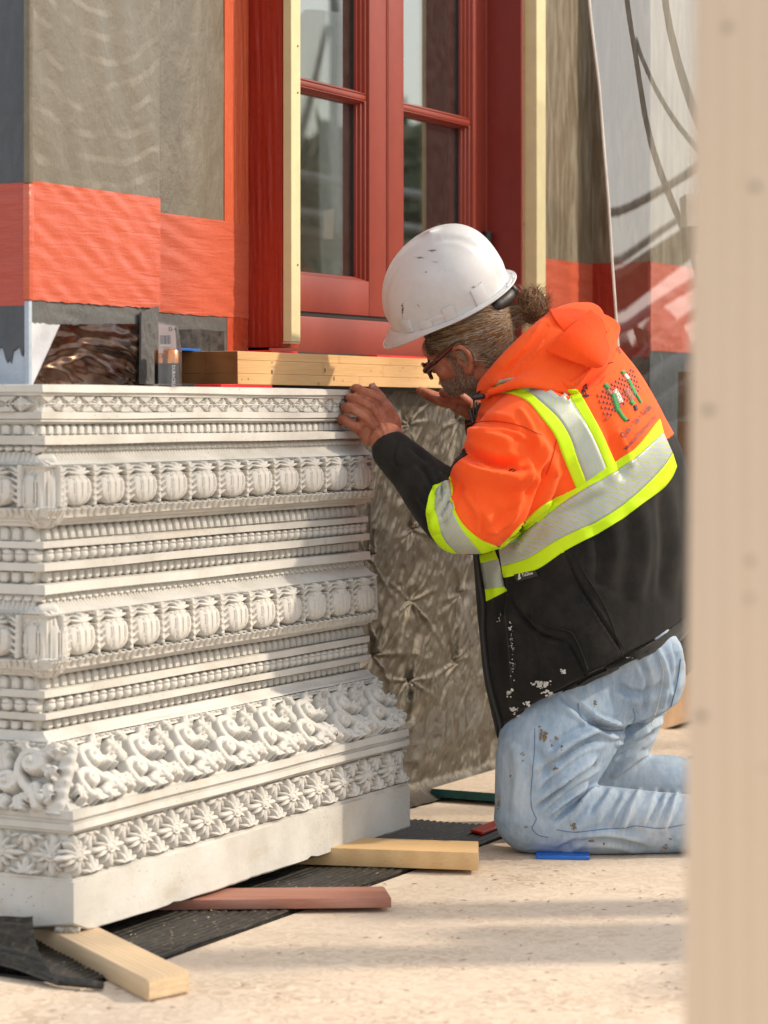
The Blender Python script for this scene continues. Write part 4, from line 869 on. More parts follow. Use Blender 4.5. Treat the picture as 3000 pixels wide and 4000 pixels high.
# foreground post
f = [W(2734, 4100, 2.0), W(3250, 4100, 2.0)]
pt = W(2735, 1000, 2.0); d1 = Vector((S, -CO, 0)); d2 = Vector((CO, S, 0)); bot = W(2690, 4400, 2.0); top = W(2738, -300, 2.0)
bot = Vector((bot.x, bot.y, .001)); k_ = (top-pt)/(top.z-pt.z); 
lo = W(2692, 3900, 2.0); sl = (top-lo)/(top.z-lo.z); bot = lo+sl*(0.001-lo.z); top = lo+sl*(2.6-lo.z)
po = empty('wooden_post', tuple(bot), 'blurred upright pine post very close in the right foreground', 'post')
hexa('post_body', [bot, bot+d1*.105, bot+d1*.105+d2*.038, bot+d2*.038, top, top+d1*.105, top+d1*.105+d2*.038, top+d2*.038], POSTM, po, .003)
# ================================================================ scaffold, trees and houses opposite the wall (seen in the panes, shading the deck)
sc1 = empty('scaffold', (5, -3.4, 0), 'steel tube scaffold with timber decks standing opposite the wall', 'scaffold')
DECK = m_wood('deck_plank', (.20, .15, .09), (.34, .27, .18), (1, 8, 8), 4)
XA, XB = 2.2, 16.0; SY = (-3.6, -4.9)
for x in np.arange(XA, XB, 1.9):
    for y in SY:
        V, F = tube([(x, y, 0.001), (x, y, 9.4)], .03, 10); mk('standard', V, F, GREYPAINT, sc1, smooth=50)
for z in (1.18, 1.45, 1.72, 2.3, 4.1, 7.3, 7.8, 8.4, 9.0):
    for y in SY: V, F = tube([(XA-.4, y-.035, z), (XB, y-.035, z)], .027, 8); mk('ledger', V, F, GREYPAINT, sc1, smooth=50)
for z in (1.98, 8.1):
    for k in range(3): box('deck_board', XA-.3, XB, -4.75+k*.36, -4.43+k*.36, z, z+.045, DECK, sc1)
for x in np.arange(XA, XB-2, 1.9): V, F = tube([(x+1.9, -4.95, 7.2), (x, -4.95, 9.2)], .025, 8); mk('brace', V, F, GREYPAINT, sc1, smooth=50)
for x in np.arange(XA, XB-2, 3.8): V, F = tube([(x, -4.95, .1), (x+1.9, -4.95, 3.6)], .025, 8); mk('brace', V, F, GREYPAINT, sc1, smooth=50)
LEAF = simple('leaf_green', (.05, .075, .03), .7, .4, 3); BARK = simple('bark', (.10, .08, .06), .9)
for k, (x, y, h, r_) in enumerate(((25, -11.2, 4.6, 1.9), (29, -14.6, 5.0, 2.4), (34, -18, 5.6, 2.6), (16, -9, 2.5, 1.8), (40, -22, 6.0, 3.2), (50, -25, 6.2, 3.6))):
    tr_ = empty('tree', (x, y, -.35), ['broad dark green tree opposite the wall, nearest the scaffold end', 'low rounded tree beyond the scaffold', 'tall wide tree beyond the scaffold middle', 'green tree behind the near scaffold bay', 'far tall tree beside the red roofed house', 'farthest wide tree on the slope'][k], 'tree', 'trees beyond the scaffold')
    V, F = tube([(x, y, -.35), (x+.1, y, h*.3), (x, y+.1, h*.7)], [.22, .16, .06], 8); mk('trunk', V, F, BARK, tr_, smooth=50)
    P = rng.normal(size=(1500, 3)); P /= np.linalg.norm(P, axis=1)[:, None]; P *= (rng.uniform(.35, 1, (1500, 1))**.5)*np.array([r_, r_, h*.42]); P += np.array([x, y, h*.58]); a = rng.normal(size=(1500, 3))*.16; b = rng.normal(size=(1500, 3))*.16
    V = np.concatenate([P+a, P+b, P-a, P-b]); n = 1500; F = [[i, i+n, i+2*n, i+3*n] for i in range(n)]; mk('crown', V, F, LEAF, tr_)
for k, (x, y, L, hh, cw, cr_, lab) in enumerate(((33, -22, 9, 4.0, (.40, .36, .30), (.30, .06, .05), 'pale house with a dark red roof beyond the trees'), (56, -40, 16, 6.0, (.5, .5, .48), (.16, .14, .13), 'larger white house with a grey roof far beyond the trees'))):
    ho = empty('house', (x, y, -.35), lab, 'house'); box('house_wall', x, x+L, y-6, y, -.35, hh-1.2, simple('render_%d' % k, cw, .8), ho)
    mk('roof', [(x-.4, y+.4, hh-1.2), (x+L+.4, y+.4, hh-1.2), (x+L+.4, y-6.4, hh-1.2), (x-.4, y-6.4, hh-1.2), (x+1, y-3, hh+.6), (x+L-1, y-3, hh+.6)], [[0, 1, 5, 4], [1, 2, 5], [2, 3, 4, 5], [3, 0, 4], [3, 2, 1, 0]], simple('roof_%d' % k, cr_, .7), ho)
    for q in range(4): box('house_window', x+1+q*L/4.2, x+2+q*L/4.2, y, y+.04, hh*.3-.6, hh*.3+.4, GASKET, ho)
# guard posts of this deck: their shadows lie across the boards
gp = [onZ(2900, 3700, 0), onZ(2900, 3540, 0)]
for k, (off, py) in enumerate(((1.6, 3715), (1.9, 3545), (2.1, 3640))):
    p = onZ(2700, py, 0); sd_ = Vector((SUNDIR.x, SUNDIR.y, 0)); q = p+sd_*off
    o = empty('guard_post', tuple(q), ['guard rail post at the deck edge nearest the camera', 'guard rail post at the far deck edge', 'middle guard rail post on the deck'][k], 'post', 'guard rail posts right of the frame'); box('post_body', q.x-.06, q.x+.06, q.y-.07, q.y+.07, .0005, 1.9, POSTM, o)
# ================================================================ the kneeling worker
KX = Q(1140, 1845, -115); man = empty('person', (KX.x, KX.y, 0), 'kneeling worker in white hard hat, orange and black jacket and pale jeans, reaching under beam', 'person')
PSI = R(27); QV = lambda x, y, d=0: np.array([x, y, d], float)
def qmesh(Vq): return np.array([tuple(Q(*v)) for v in Vq])
def catmull(P, n):
    P = np.asarray(P, float); out = []; m = len(P)
    for i in range(m-1):
        p0, p1, p2, p3 = P[max(i-1, 0)], P[i], P[i+1], P[min(i+2, m-1)]
        for k in range(n):
            t = k/n; out.append(.5*((2*p1)+(-p0+p2)*t+(2*p0-5*p1+4*p2-p3)*t*t+(-p0+3*p1-3*p2+p3)*t**3))
    out.append(P[-1]); return np.array(out)
def rings(cs, As, Bs, n=36, e=2.3, sub=4):
    C = catmull(cs, sub); A = catmull(As, sub); B = catmull(Bs, sub); V = []; F = []
    a = np.linspace(0, 2*math.pi, n, endpoint=False); ca = np.sign(np.cos(a))*np.abs(np.cos(a))**(2/e); sa = np.sign(np.sin(a))*np.abs(np.sin(a))**(2/e)
    for c, A_, B_ in zip(C, A, B):
        for k in range(n): V.append(c+A_*ca[k]+B_*sa[k])
    m = len(C)
    for i in range(m-1):
        for k in range(n): F.append([i*n+k, i*n+(k+1) % n, (i+1)*n+(k+1) % n, (i+1)*n+k])
    V.append(C[0]); V.append(C[-1])
    for k in range(n): F.append([m*n, (k+1) % n, k]); F.append([m*n+1, (m-1)*n+k, (m-1)*n+(k+1) % n])
    return V, F
def chain(pts, n=20, sub=4, fx=1.0):
    """tapered limb through (x,y,d,r) with rounded ends, in photo/depth units"""
    P = catmull([p[:4] for p in pts], sub); V = []; F = []; c = P[:, :3]; r = P[:, 3]; m = len(c)
    ts = np.gradient(c, axis=0); ts /= np.linalg.norm(ts, axis=1)[:, None]; pu = np.cross(ts[0], [.2, .3, 1.]); pu /= np.linalg.norm(pu)
    # end caps
    ext = []; 
    for k in (1, 2, 3): a = k/4*math.pi/2; ext.append((c[0]-ts[0]*r[0]*math.sin(a)*.95, r[0]*math.cos(a)))
    ext2 = [(c[-1]+ts[-1]*r[-1]*math.sin(k/4*math.pi/2)*.95, r[-1]*math.cos(k/4*math.pi/2)) for k in (1, 2, 3)]
    seq = [(p, q, ts[0]) for p, q in ext[::-1]]+[(c[i], r[i], ts[i]) for i in range(m)]+[(p, q, ts[-1]) for p, q in ext2]
    for p, q, t in seq:
        pu = pu-t*np.dot(pu, t); pu /= np.linalg.norm(pu); pv = np.cross(t, pu)
        for k in range(n): a = 2*math.pi*k/n; V.append(p+(pu*math.cos(a)+pv*math.sin(a))*q)
    M_ = len(seq)
    for i in range(M_-1):
        for k in range(n): F.append([i*n+k, i*n+(k+1) % n, (i+1)*n+(k+1) % n, (i+1)*n+k])
    F.append(list(range(n))[::-1]); F.append([(M_-1)*n+k for k in range(n)]); return V, F
def ell(c, ax, n=24, m=16):
    """ellipsoid with axis vectors ax[0..2] (photo/depth units)"""
    V = []; F = []
    for i in range(1, m):
        th = math.pi*i/m
        for k in range(n): a = 2*math.pi*k/n; V.append(np.array(c)+np.array(ax[0])*math.sin(th)*math.cos(a)+np.array(ax[1])*math.sin(th)*math.sin(a)+np.array(ax[2])*math.cos(th))
    for i in range(m-2):
        for k in range(n): F.append([i*n+k, i*n+(k+1) % n, (i+1)*n+(k+1) % n, (i+1)*n+k])
    V.append(np.array(c)+np.array(ax[2])); V.append(np.array(c)-np.array(ax[2])); N = (m-1)*n
    for k in range(n): F.append([N, (k+1) % n, k]); F.append([N+1, (m-2)*n+k, (m-2)*n+(k+1) % n])
    return V, F
def sph(x, y, d, r, s=(1, 1, 1)): return ell((x, y, d), ([r*s[0], 0, 0], [0, r*s[1], 0], [0, 0, r*s[2]]))
def remesh(parts, voxel, smooth=4, fac=.5):
    bm = bmesh.new()
    for V, F in parts:
        P = qmesh(V); vs = [bm.verts.new(p) for p in P]
        for f in F:
            try: bm.faces.new([vs[i] for i in f])
            except ValueError: pass
    for isl in [bm]: bmesh.ops.recalc_face_normals(bm, faces=bm.faces)
    me = bpy.data.meshes.new('t'); bm.to_mesh(me); bm.free(); o = bpy.data.objects.new('t', me); COL.objects.link(o)
    m = o.modifiers.new('r', 'REMESH'); m.mode = 'VOXEL'; m.voxel_size = voxel; m.adaptivity = 0
    if smooth: s = o.modifiers.new('s', 'SMOOTH'); s.iterations = smooth; s.factor = fac
    dg = bpy.context.evaluated_depsgraph_get(); me2 = bpy.data.meshes.new_from_object(o.evaluated_get(dg)); bpy.data.objects.remove(o)
    n = len(me2.vertices); V = np.empty(n*3, np.float32); me2.vertices.foreach_get('co', V); V = V.reshape(-1, 3).astype(float)
    F = [list(p.vertices) for p in me2.polygons]; bpy.data.meshes.remove(me2); return V, F
def vnormals(V, F):
    F4 = np.array([f if len(f) == 4 else f+[f[-1]] for f in F]); n = np.cross(V[F4[:, 2]]-V[F4[:, 0]], V[F4[:, 3]]-V[F4[:, 1]]); N = np.zeros_like(V)
    for k in range(4): np.add.at(N, F4[:, k], n)
    return N/(np.linalg.norm(N, axis=1)[:, None]+1e-12), F4
FW = np.array([CO, S, 0.])
def seg_dist(q, pts):
    d = np.full(len(q), 1e9); T = np.zeros(len(q)); n = len(pts)-1
    for k in range(n):
        a = np.array(pts[k][:2], float); b = np.array(pts[k+1][:2], float); ab = b-a; t = np.clip(((q-a)@ab)/(ab@ab), 0, 1); dd = np.linalg.norm(q-a-t[:, None]*ab, axis=1)
        m = dd < d; d[m] = dd[m]; T[m] = (k+t[m])/n
    return d, T
def folds(V, F, strokes, noise=None, ws=.85):
    """push cloth in and out along creases drawn over its near side: (points, width, amplitude mm)"""
    N, _ = vnormals(V, F); q = toQ(V); face = np.clip(-(N@FW)*2.2+.35, 0, 1); H = np.zeros(len(V))
    for pts, wd, amp in strokes:
        wd = wd*ws; P = catmull([p[:2] for p in pts], 6); d, T = seg_dist(q[:, :2], P); taper = np.clip(np.minimum(T, 1-T)*5, 0, 1)**.7
        H += amp*.0019*taper*(np.exp(-(d/wd)**2)-.35*np.exp(-((d-wd*1.9)/(wd*.9))**2))
    V = V+N*(H*face)[:, None]
    if noise:
        for sc_, amp, sd_ in noise: V = V+N*(amp*.001*fbm(V[:, 0]*.8+V[:, 1]*.7, V[:, 2]+V[:, 1]*.5, sc_, sd_, 3))[:, None]
    return V
def setmat(o, mats, idx):
    for m in mats[1:]: o.data.materials.append(m)
    o.data.polygons.foreach_set('material_index', np.asarray(idx, np.int32)); o.data.update()

# ---------------------------------------------------------------- cloth and skin
def m_cloth(name, c1, c2, rough=.85, bs=700, bump=.25, vs=6, sheen=.2, fl=None):
    t = NT(name); v = t.co(); c = t.ramp(t.noise(v, vs, 5, .6), [(.35, c1), (.7, c2)])
    if fl: c = t.mix(t.ramp(t.noise(v, fl[1], 5, .7), [(fl[2], 0.0), (fl[2]+.28, 1.0)]), c, fl[0])
    t.set(c, rough, spec=.2); t.b.inputs['Sheen Weight'].default_value = sheen
    b = t.bump(t.noise(v, bs, 2), bump, .0012); t.bump(t.noise(v, 35, 4, .6), .25, .004, b); return t.m
ORANGE = m_cloth('orange_fleece', (.95, .095, .012), (1.0, .13, .022), sheen=.1); ORANGE2 = m_cloth('orange_fleece_lining', (.88, .06, .004), (.95, .085, .008), bs=260, bump=.9, sheen=.1)
BLACKC = m_cloth('black_fleece', (.0065, .0063, .006), (.0135, .0125, .011), sheen=.06, fl=((.030, .026, .022), 7, .46)); LIME = m_cloth('lime_tape', (.52, .80, .008), (.60, .86, .015), .6, 900, .1, 8, 0)
def m_silver():
    t = NT('silver_tape'); tcx = t.n('TexCoord'); sp = t.n('SeparateXYZ'); t.l(tcx.outputs['UV'], sp.inputs[0])
    # broken diagonal lime hairlines printed across the silver strip (UV: x along in strip widths, y across)
    st = t.math('MULTIPLY', t.math('SUBTRACT', t.math('SMOOTHSTEP', sp.outputs[1], .40, .62) if False else t.math('MULTIPLY', sp.outputs[1], 1.0), .5), .9)
    jog = t.math('MULTIPLY', t.math('GREATER_THAN', sp.outputs[1], .52), -.16)
    ph = t.math('FRACT', t.math('MULTIPLY', t.math('ADD', t.math('ADD', sp.outputs[0], st), jog), 4.2))
    ln = t.math('LESS_THAN', ph, .17)
    v = t.co(); c = t.ramp(t.noise(v, 9, 5, .6), [(.35, (.36, .37, .40)), (.7, (.47, .47, .49))]); c = t.mix(ln, c, (.36, .56, .01))
    t.set(c, .42, .15, .5); t.bump(t.noise(v, 300, 2), .15, .001); return t.m
SILVER = m_silver()
def m_denim():
    t = NT('washed_denim'); v = t.co(); q = t.noise(v, 5, 6, .65); q2 = t.noise(t.co((1, 1, .35)), 55, 4, .7)
    c = t.ramp(q, [(.30, (.18, .28, .40)), (.5, (.34, .43, .53)), (.70, (.56, .62, .67))]); c = t.mix(.35, c, t.ramp(q2, [(.3, (.16, .25, .38)), (.7, (.55, .61, .67))]))
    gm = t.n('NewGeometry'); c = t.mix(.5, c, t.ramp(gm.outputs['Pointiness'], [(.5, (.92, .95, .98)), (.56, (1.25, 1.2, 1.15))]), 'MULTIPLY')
    d = t.ramp(t.noise(v, 11, 5, .7), [(.68, 0.0), (.76, 1.0)]); c = t.mix(t.math('MULTIPLY', d, .6), c, (.26, .20, .13))
    d2 = t.ramp(t.noise(v, 3, 4, .6), [(.55, 0.0), (.75, 1.0)]); c = t.mix(t.math('MULTIPLY', d2, .35), c, (.42, .38, .31))
    wv = t.n('TexWave', wave_type='BANDS', bands_direction='DIAGONAL'); wv.inputs['Scale'].default_value = 260; t.l(v, wv.inputs['Vector'])
    t.set(c, .85, spec=.2); b = t.bump(wv.outputs['Fac'], .25, .0008); t.bump(t.noise(v, 45, 4, .6), .35, .003, b); return t.m
DENIM = m_denim(); SEAM = simple('denim_seam_blue', (.10, .18, .32), .85, .3, 60)
def m_skin():
    t = NT('weathered_skin'); v = t.co(); c = t.ramp(t.noise(v, 22, 6, .65), [(.30, (.22, .060, .032)), (.5, (.34, .115, .062)), (.70, (.47, .20, .125))])
    sp = t.ramp(t.noise(v, 90, 3, .6), [(.64, 0.0), (.72, 1.0)]); c = t.mix(t.math('MULTIPLY', sp, .5), c, (.20, .06, .03))
    t.set(c, .5, spec=.4); t.b.inputs['Subsurface Weight'].default_value = .08; t.b.inputs['Subsurface Radius'].default_value = (.01, .004, .002)
    b = t.bump(t.noise(t.co((1, 1, 2)), 130, 5, .7, .8), .6, .0015); t.bump(t.noise(v, 420, 2), .3, .0006, b); return t.m
SKIN = m_skin()
# ---------------------------------------------------------------- head frame
def ortho(f, u):
    f = np.array(f, float); f /= np.linalg.norm(f); u = np.array(u, float); u -= f*np.dot(u, f); u /= np.linalg.norm(u); l = np.cross(f, u)
    if l[2] > 0: l = -l
    return f, l, u
hf, hl, hu = ortho((-.86, .34, .38), (-.34, -.90, -.20)); EAR = QV(1003, 778, -58); HC = EAR-hl*77
def H(x, y, z): return HC+hf*x+hl*y+hu*z
def hel(x, y, z, a, b, c, rx=0): 
    c_, s_ = math.cos(rx), math.sin(rx); return ell(H(x, y, z), (hf*a*c_+hu*a*s_, hl*b, -hf*c*s_+hu*c*c_))
head = [hel(-8, 0, 42, 98, 77, 86), hel(28, 0, 0, 68, 66, 78), hel(50, 0, -32, 50, 52, 44), hel(72, 0, -58, 27, 28, 18), hel(80, 0, 40, 24, 55, 24), hel(60, 40, -8, 28, 22, 30), hel(60, -40, -8, 28, 22, 30),
        hel(10, 54, -38, 26, 12, 24), hel(10, -54, -38, 26, 12, 24), hel(92, 0, 8, 15, 10, 28, .25), hel(100, 0, -8, 13, 14, 11), hel(86, 0, -32, 16, 26, 9), hel(87, 0, -42, 14, 24, 7), hel(84, 33, 24, 12, 15, 8), hel(84, -33, 24, 12, 15, 8), hel(15, 0, -30, 50, 60, 50)]
for sg in (1, -1):
    head += [chain([tuple(H(14, sg*76, 18))+(5,), tuple(H(8, sg*84, 33))+(6,), tuple(H(-10, sg*88, 32))+(6.5,), tuple(H(-20, sg*88, 10))+(6.5,), tuple(H(-14, sg*84, -10))+(6,), tuple(H(-1, sg*80, -26))+(8.5,), tuple(H(8, sg*75, -22))+(6,)], 10, 3),
             hel(0, sg*77, 2, 15, 6, 26), hel(12, sg*78, 2, 6, 5, 8)]
neck = chain([tuple(H(-22, 0, -20))+(62,), tuple(H(-48, 0, -85))+(62,), (1150, 850, 40, 75), (1200, 960, 40, 90)], 20)
# ---------------------------------------------------------------- hands: palm plus five bent fingers each
def finger(p, n=12): return chain(p, n, 4)
hand = [chain([(905, 1035, -135, 36), (872, 1004, -118, 38), (846, 968, -102, 38), (836, 950, -90, 39)], 18), ell((819, 920, -64), ([45, -20, 0], [20, 40, 0], [0, 0, 25])),
        ell((800, 903, -62), ([27, 12, 0], [-18, 24, 0], [3, 3, 18])),
        ell((800, 935, -70), ([20, 10, 0], [-12, 26, 0], [3, 3, 18])), ell((815, 885, -62), ([22, 12, 0], [-8, 20, 4], [3, 3, 15])),
        finger([(842, 900, -70, 15), (832, 876, -76, 14.5), (808, 856, -74, 12.5), (786, 848, -66, 12), (770, 838, -42, 9.4), (762, 842, -14, 8.2), (760, 846, 2, 7)]),
        finger([(828, 912, -74, 15), (812, 889, -82, 14), (790, 872, -82, 12.2), (769, 864, -74, 12), (754, 859, -46, 9.6), (750, 864, -18, 8.2), (750, 868, -4, 7)]),
        finger([(810, 926, -76, 15), (793, 905, -83, 13.6), (772, 890, -84, 12.2), (753, 882, -75, 12), (740, 880, -48, 9.4), (740, 886, -24, 8), (742, 890, -12, 7)]),
        finger([(796, 944, -74, 14), (776, 928, -80, 12.4), (756, 914, -80, 11.2), (739, 906, -71, 11), (730, 908, -46, 8.8), (734, 914, -28, 7.4)]),
        finger([(826, 915, -50, 14), (832, 885, -30, 13), (824, 862, -10, 11.5), (812, 846, 4, 10.4), (806, 838, 10, 9), (803, 835, 12, 8)])]
KN = [(824, 866, -78), (806, 879, -84), (789, 899, -86), (774, 923, -84)]
for k_ in KN: hand.append(sph(*k_, 11.5))
# far hand under the beam, palm up
hand2 = [chain([(1110, 960, 280, 34), (1060, 915, 270, 31), (1030, 893, 265, 30)], 16), ell((1000, 876, 262), ([34, 12, 0], [-6, 22, 0], [0, 0, 26])),
         finger([(980, 872, 235, 12), (955, 868, 232, 11.5), (932, 858, 236, 10.5), (915, 848, 245, 9.5)]), finger([(978, 868, 256, 12), (950, 862, 256, 11.5), (926, 852, 258, 10.5), (908, 844, 262, 9.5)]),
         finger([(978, 866, 276, 12), (952, 860, 276, 11), (930, 851, 278, 10), (914, 845, 280, 9)]), finger([(982, 868, 294, 11), (960, 862, 294, 10), (942, 855, 295, 9), (930, 850, 296, 8)]),
         finger([(1008, 868, 236, 13), (990, 855, 222, 12), (970, 850, 218, 10.5), (956, 848, 220, 9)])]
# slim inner body so skin is one continuous figure inside the clothes
core = [chain([(1200, 900, 40, 90), (1220, 1050, 50, 120), (1270, 1300, 40, 105), (1310, 1440, 30, 80)], 20), chain([(1190, 940, -60, 60), (1110, 985, -150, 55), (1050, 1080, -195, 48), (1000, 1110, -205, 42), (930, 1055, -165, 36), (890, 1015, -128, 33)], 16),
        chain([(1190, 930, 140, 60), (1150, 960, 230, 52), (1150, 1000, 280, 45), (1100, 950, 278, 36)], 16), chain([(1300, 1450, -10, 62), (1215, 1600, -80, 62), (1155, 1740, -112, 50), (1260, 1785, -112, 45), (1500, 1790, -112, 38)], 16), chain([(1310, 1450, 80, 62), (1295, 1590, 125, 62), (1250, 1710, 145, 50), (1500, 1730, 145, 38)], 16)]
V, F = remesh(head+[neck]+hand+hand2+core, .0027, 3, .45)
q = toQ(V); N, _ = vnormals(V, F)
# eye sockets, mouth line, ear hollow, hand tendons, wrist wrinkles
def dent(c, r, amp):
    global V
    d = np.linalg.norm(q-np.array(c), axis=1); V = V-N*(amp*.001*np.exp(-(d/r)**2))[:, None]
for sg in (1, -1): dent(H(86, sg*32, 12), 14, 9)
dent(H(2, 86, 6), 9, 9); dent(H(-8, 88, 18), 6, 5)
for sg in (1, -1): dent(H(100, sg*9, -14), 4, 3)
hm = (q[:, 0] < 870) & (q[:, 1] < 1000)
for pts, wd, amp in ([[(824, 868), (838, 930)], 4, 1.6], [[(806, 880), (830, 935)], 4, 1.8], [[(789, 900), (820, 942)], 4, 1.8], [[(774, 924), (808, 952)], 4, 1.5], [[(816, 874), (836, 925)], 4, -1.2], [[(798, 890), (826, 935)], 4, -1.3],
    [[(826, 962), (868, 944)], 2.5, -1.6], [[(832, 970), (872, 952)], 2.2, -1.4], [[(820, 954), (862, 936)], 2.2, -1.1], [[(838, 978), (874, 960)], 2.2, -1.2],
    [[(775, 838), (790, 848)], 3, -1], [[(757, 856), (772, 866)], 3, -1], [[(742, 876), (757, 886)], 3, -1], [[(786, 856), (815, 868)], 3.5, -3], [[(770, 873), (798, 889)], 3.5, -3], [[(754, 893), (783, 910)], 3.5, -3]):
    d, T = seg_dist(q[:, :2], pts); V = V+N*((amp*.001*np.exp(-(d/wd)**2))*hm*(q[:, 2] < -40))[:, None]
body = mk('body', V, F, SKIN, man, smooth=180)
for (x, y, d) in ((760, 836, 8),):
    pass
nl = ell(H(0, 0, 0), ([1, 0, 0], [0, 1, 0], [0, 0, 1]))
nv, nf = ell((806, 834, 2), ([3.2, -7, 0], [4, 3, 0], [0, 0, 1.8])); mk('thumbnail', qmesh(nv), nf, simple('nail', (.50, .28, .22), .3), man, smooth=60)
# eyes (behind the lenses)
for sg in (1, -1): v_, f_ = ell(H(80, sg*32, 12), (hf*11.5, hl*11.5, hu*11.5)); mk('eye', qmesh(v_), f_, simple('eye_white', (.6, .55, .5), .2) if sg == 1 else bpy.data.materials['eye_white'], man, smooth=180)

# ---------------------------------------------------------------- jacket
RG = [(1092, 1622, 1494, 1392, 284), (1066, 1510, 1494, 1290, 280), (1050, 1385, 1494, 1165, 260), (1040, 1265, 1482, 1062, 250), (1030, 1155, 1464, 968, 242), (1022, 1055, 1428, 895, 235), (1026, 965, 1392, 828, 222), (1046, 895, 1350, 765, 188), (1068, 845, 1300, 715, 130), (1090, 812, 1250, 690, 92)]
def torso(RG, shrink=0, ends=None):
    cs, As, Bs = [], [], []
    for (lx, ly, rx_, ry, b) in RG:
        c = QV((lx+rx_)/2, (ly+ry)/2, 40); w_ = math.hypot(rx_-lx, ry-ly)/2-shrink; b = b-shrink; a = math.sqrt(max(w_**2-(b*math.sin(PSI))**2, 900))/math.cos(PSI)
        ph = math.atan2(ly-ry, rx_-lx); As.append(a*QV(math.cos(ph)*math.cos(PSI), -math.sin(ph), -math.sin(PSI))); Bs.append(b*QV(-math.sin(PSI), 0, -math.cos(PSI))); cs.append(c)
    return rings(cs, As, Bs, 44, 2.35, 5)
jk = [torso(RG), chain([(1180, 935, -100, 122), (1120, 985, -160, 116), (1072, 1060, -200, 106), (1030, 1112, -214, 88), (985, 1112, -208, 76), (938, 1066, -180, 66), (895, 1020, -143, 54), (860, 986, -112, 48), (846, 972, -104, 46)], 26),
      chain([(1170, 920, 150, 105), (1140, 960, 240, 90), (1150, 1010, 290, 74), (1100, 955, 280, 52), (1042, 902, 268, 42)], 22),
      chain([(1062, 842, -40, 36), (1110, 800, -95, 44), (1170, 745, -85, 46), (1225, 700, -20, 44), (1270, 690, 60, 40)], 18),
      ell((1215, 775, -20), ([100, -22, 0], [20, 55, 0], [0, 0, 120])), ell((1275, 735, 40), ([58, 0, -10], [0, 62, 0], [0, 0, 110]))]
V, F = remesh(jk, .0052, 6, .5)
FJ = [([(990, 972), (1030, 985), (1075, 1000), (1120, 1005)], 13, -13), ([(1000, 930), (1060, 945), (1110, 960)], 16, 9), ([(975, 1005), (1040, 1025), (1110, 1035), (1160, 1020)], 20, 10), ([(1000, 900), (1050, 905), (1110, 915)], 8, -4),
      ([(1190, 975), (1175, 1050), (1145, 1120), (1100, 1180)], 10, -12), ([(1150, 935), (1180, 980), (1192, 1030)], 14, 8), ([(1125, 1060), (1115, 1110), (1080, 1160)], 16, 5), ([(1020, 1080), (1060, 1130), (1075, 1180)], 14, 5),
      ([(1050, 850), (1130, 822), (1200, 838), (1240, 846), (1290, 800), (1325, 740)], 9, -12), ([(1060, 835), (1120, 800), (1180, 740)], 14, 6), ([(1080, 812), (1140, 760), (1185, 700)], 7, -6), ([(1100, 830), (1170, 815), (1230, 825)], 12, 5),
      ([(935, 1150), (950, 1100), (975, 1050)], 9, 5), ([(880, 960), (930, 1000), (965, 1030)], 7, -4), ([(900, 1060), (935, 1110), (950, 1150)], 10, 4), ([(905, 1000), (930, 1040), (940, 1080)], 7, -5), ([(860, 950), (850, 990), (862, 1012)], 5, -3), ([(920, 985), (955, 1030), (975, 1080)], 7, 5),
      ([(1215, 1180), (1250, 1260), (1300, 1340), (1345, 1410)], 3, -4), ([(1100, 1290), (1130, 1340), (1180, 1375), (1225, 1385)], 5, -6), ([(1225, 1385), (1245, 1420), (1265, 1460)], 4, -4), ([(1120, 1540), (1190, 1500), (1270, 1460), (1345, 1420), (1420, 1380), (1475, 1340)], 5, -6),
      ([(1100, 1300), (1110, 1400), (1120, 1500)], 12, 6), ([(1130, 1290), (1150, 1400), (1165, 1480)], 14, -5), ([(1380, 1080), (1390, 1180), (1370, 1300)], 22, 6), ([(1430, 1050), (1440, 1180), (1430, 1300)], 14, -5), ([(1290, 1130), (1300, 1200), (1290, 1270)], 20, -5),
      ([(1080, 1230), (1085, 1290), (1080, 1330)], 8, -6), ([(1000, 985), (1040, 1010), (1090, 1018), (1150, 1012)], 6, -7), ([(1040, 935), (1090, 930), (1140, 950)], 6, 4), ([(1120, 880), (1150, 930), (1160, 990)], 7, 4), ([(1100, 1100), (1130, 1060), (1150, 1000)], 7, 5), ([(1050, 1150), (1090, 1130), (1120, 1090)], 6, 4), ([(1000, 1060), (1030, 1110), (1035, 1160)], 6, 4), ([(1230, 800), (1270, 770), (1300, 730)], 6, 4), ([(1120, 840), (1180, 830), (1225, 838)], 5, 4), ([(1150, 790), (1200, 760), (1240, 720)], 7, -4), ([(1080, 835), (1120, 810), (1150, 780)], 5, 4), ([(950, 1130), (975, 1090), (985, 1050)], 5, 4), ([(940, 1010), (955, 1050), (950, 1090)], 5, -4), ([(1330, 930), (1350, 970), (1360, 1010)], 8, 4), ([(1300, 900), (1330, 980), (1345, 1040)], 14, -4), ([(1180, 1100), (1240, 1080), (1300, 1045)], 12, 4)]
V = folds(V, F, FJ, [(9, 2.2, 31), (28, .9, 32)])
N, F4 = vnormals(V, F); cen = toQ(V[F4].mean(axis=1))
def zq(x, y, b=912.6, c=636.0): return (b+.3667*x, c+.3667*y)
Z1 = lambda L: [zq(*p) for p in L]
Z2 = lambda L: [zq(x, y, 912.6, 1051) for x, y in L]
bel = np.array(Z1([(-300, 1480), (380, 1480), (540, 1490), (715, 1380), (905, 1230), (1130, 1110), (1385, 900), (1700, 640)])); ybelt = np.interp(cen[:, 0], bel[:, 0], bel[:, 1])
arm_d, arm_t = seg_dist(cen[:, :2], [(1030, 1112), (985, 1112), (938, 1066), (895, 1020), (858, 982)])
isarm = (arm_d < 95) & (cen[:, 2] < -60) & (cen[:, 0] < 1010)
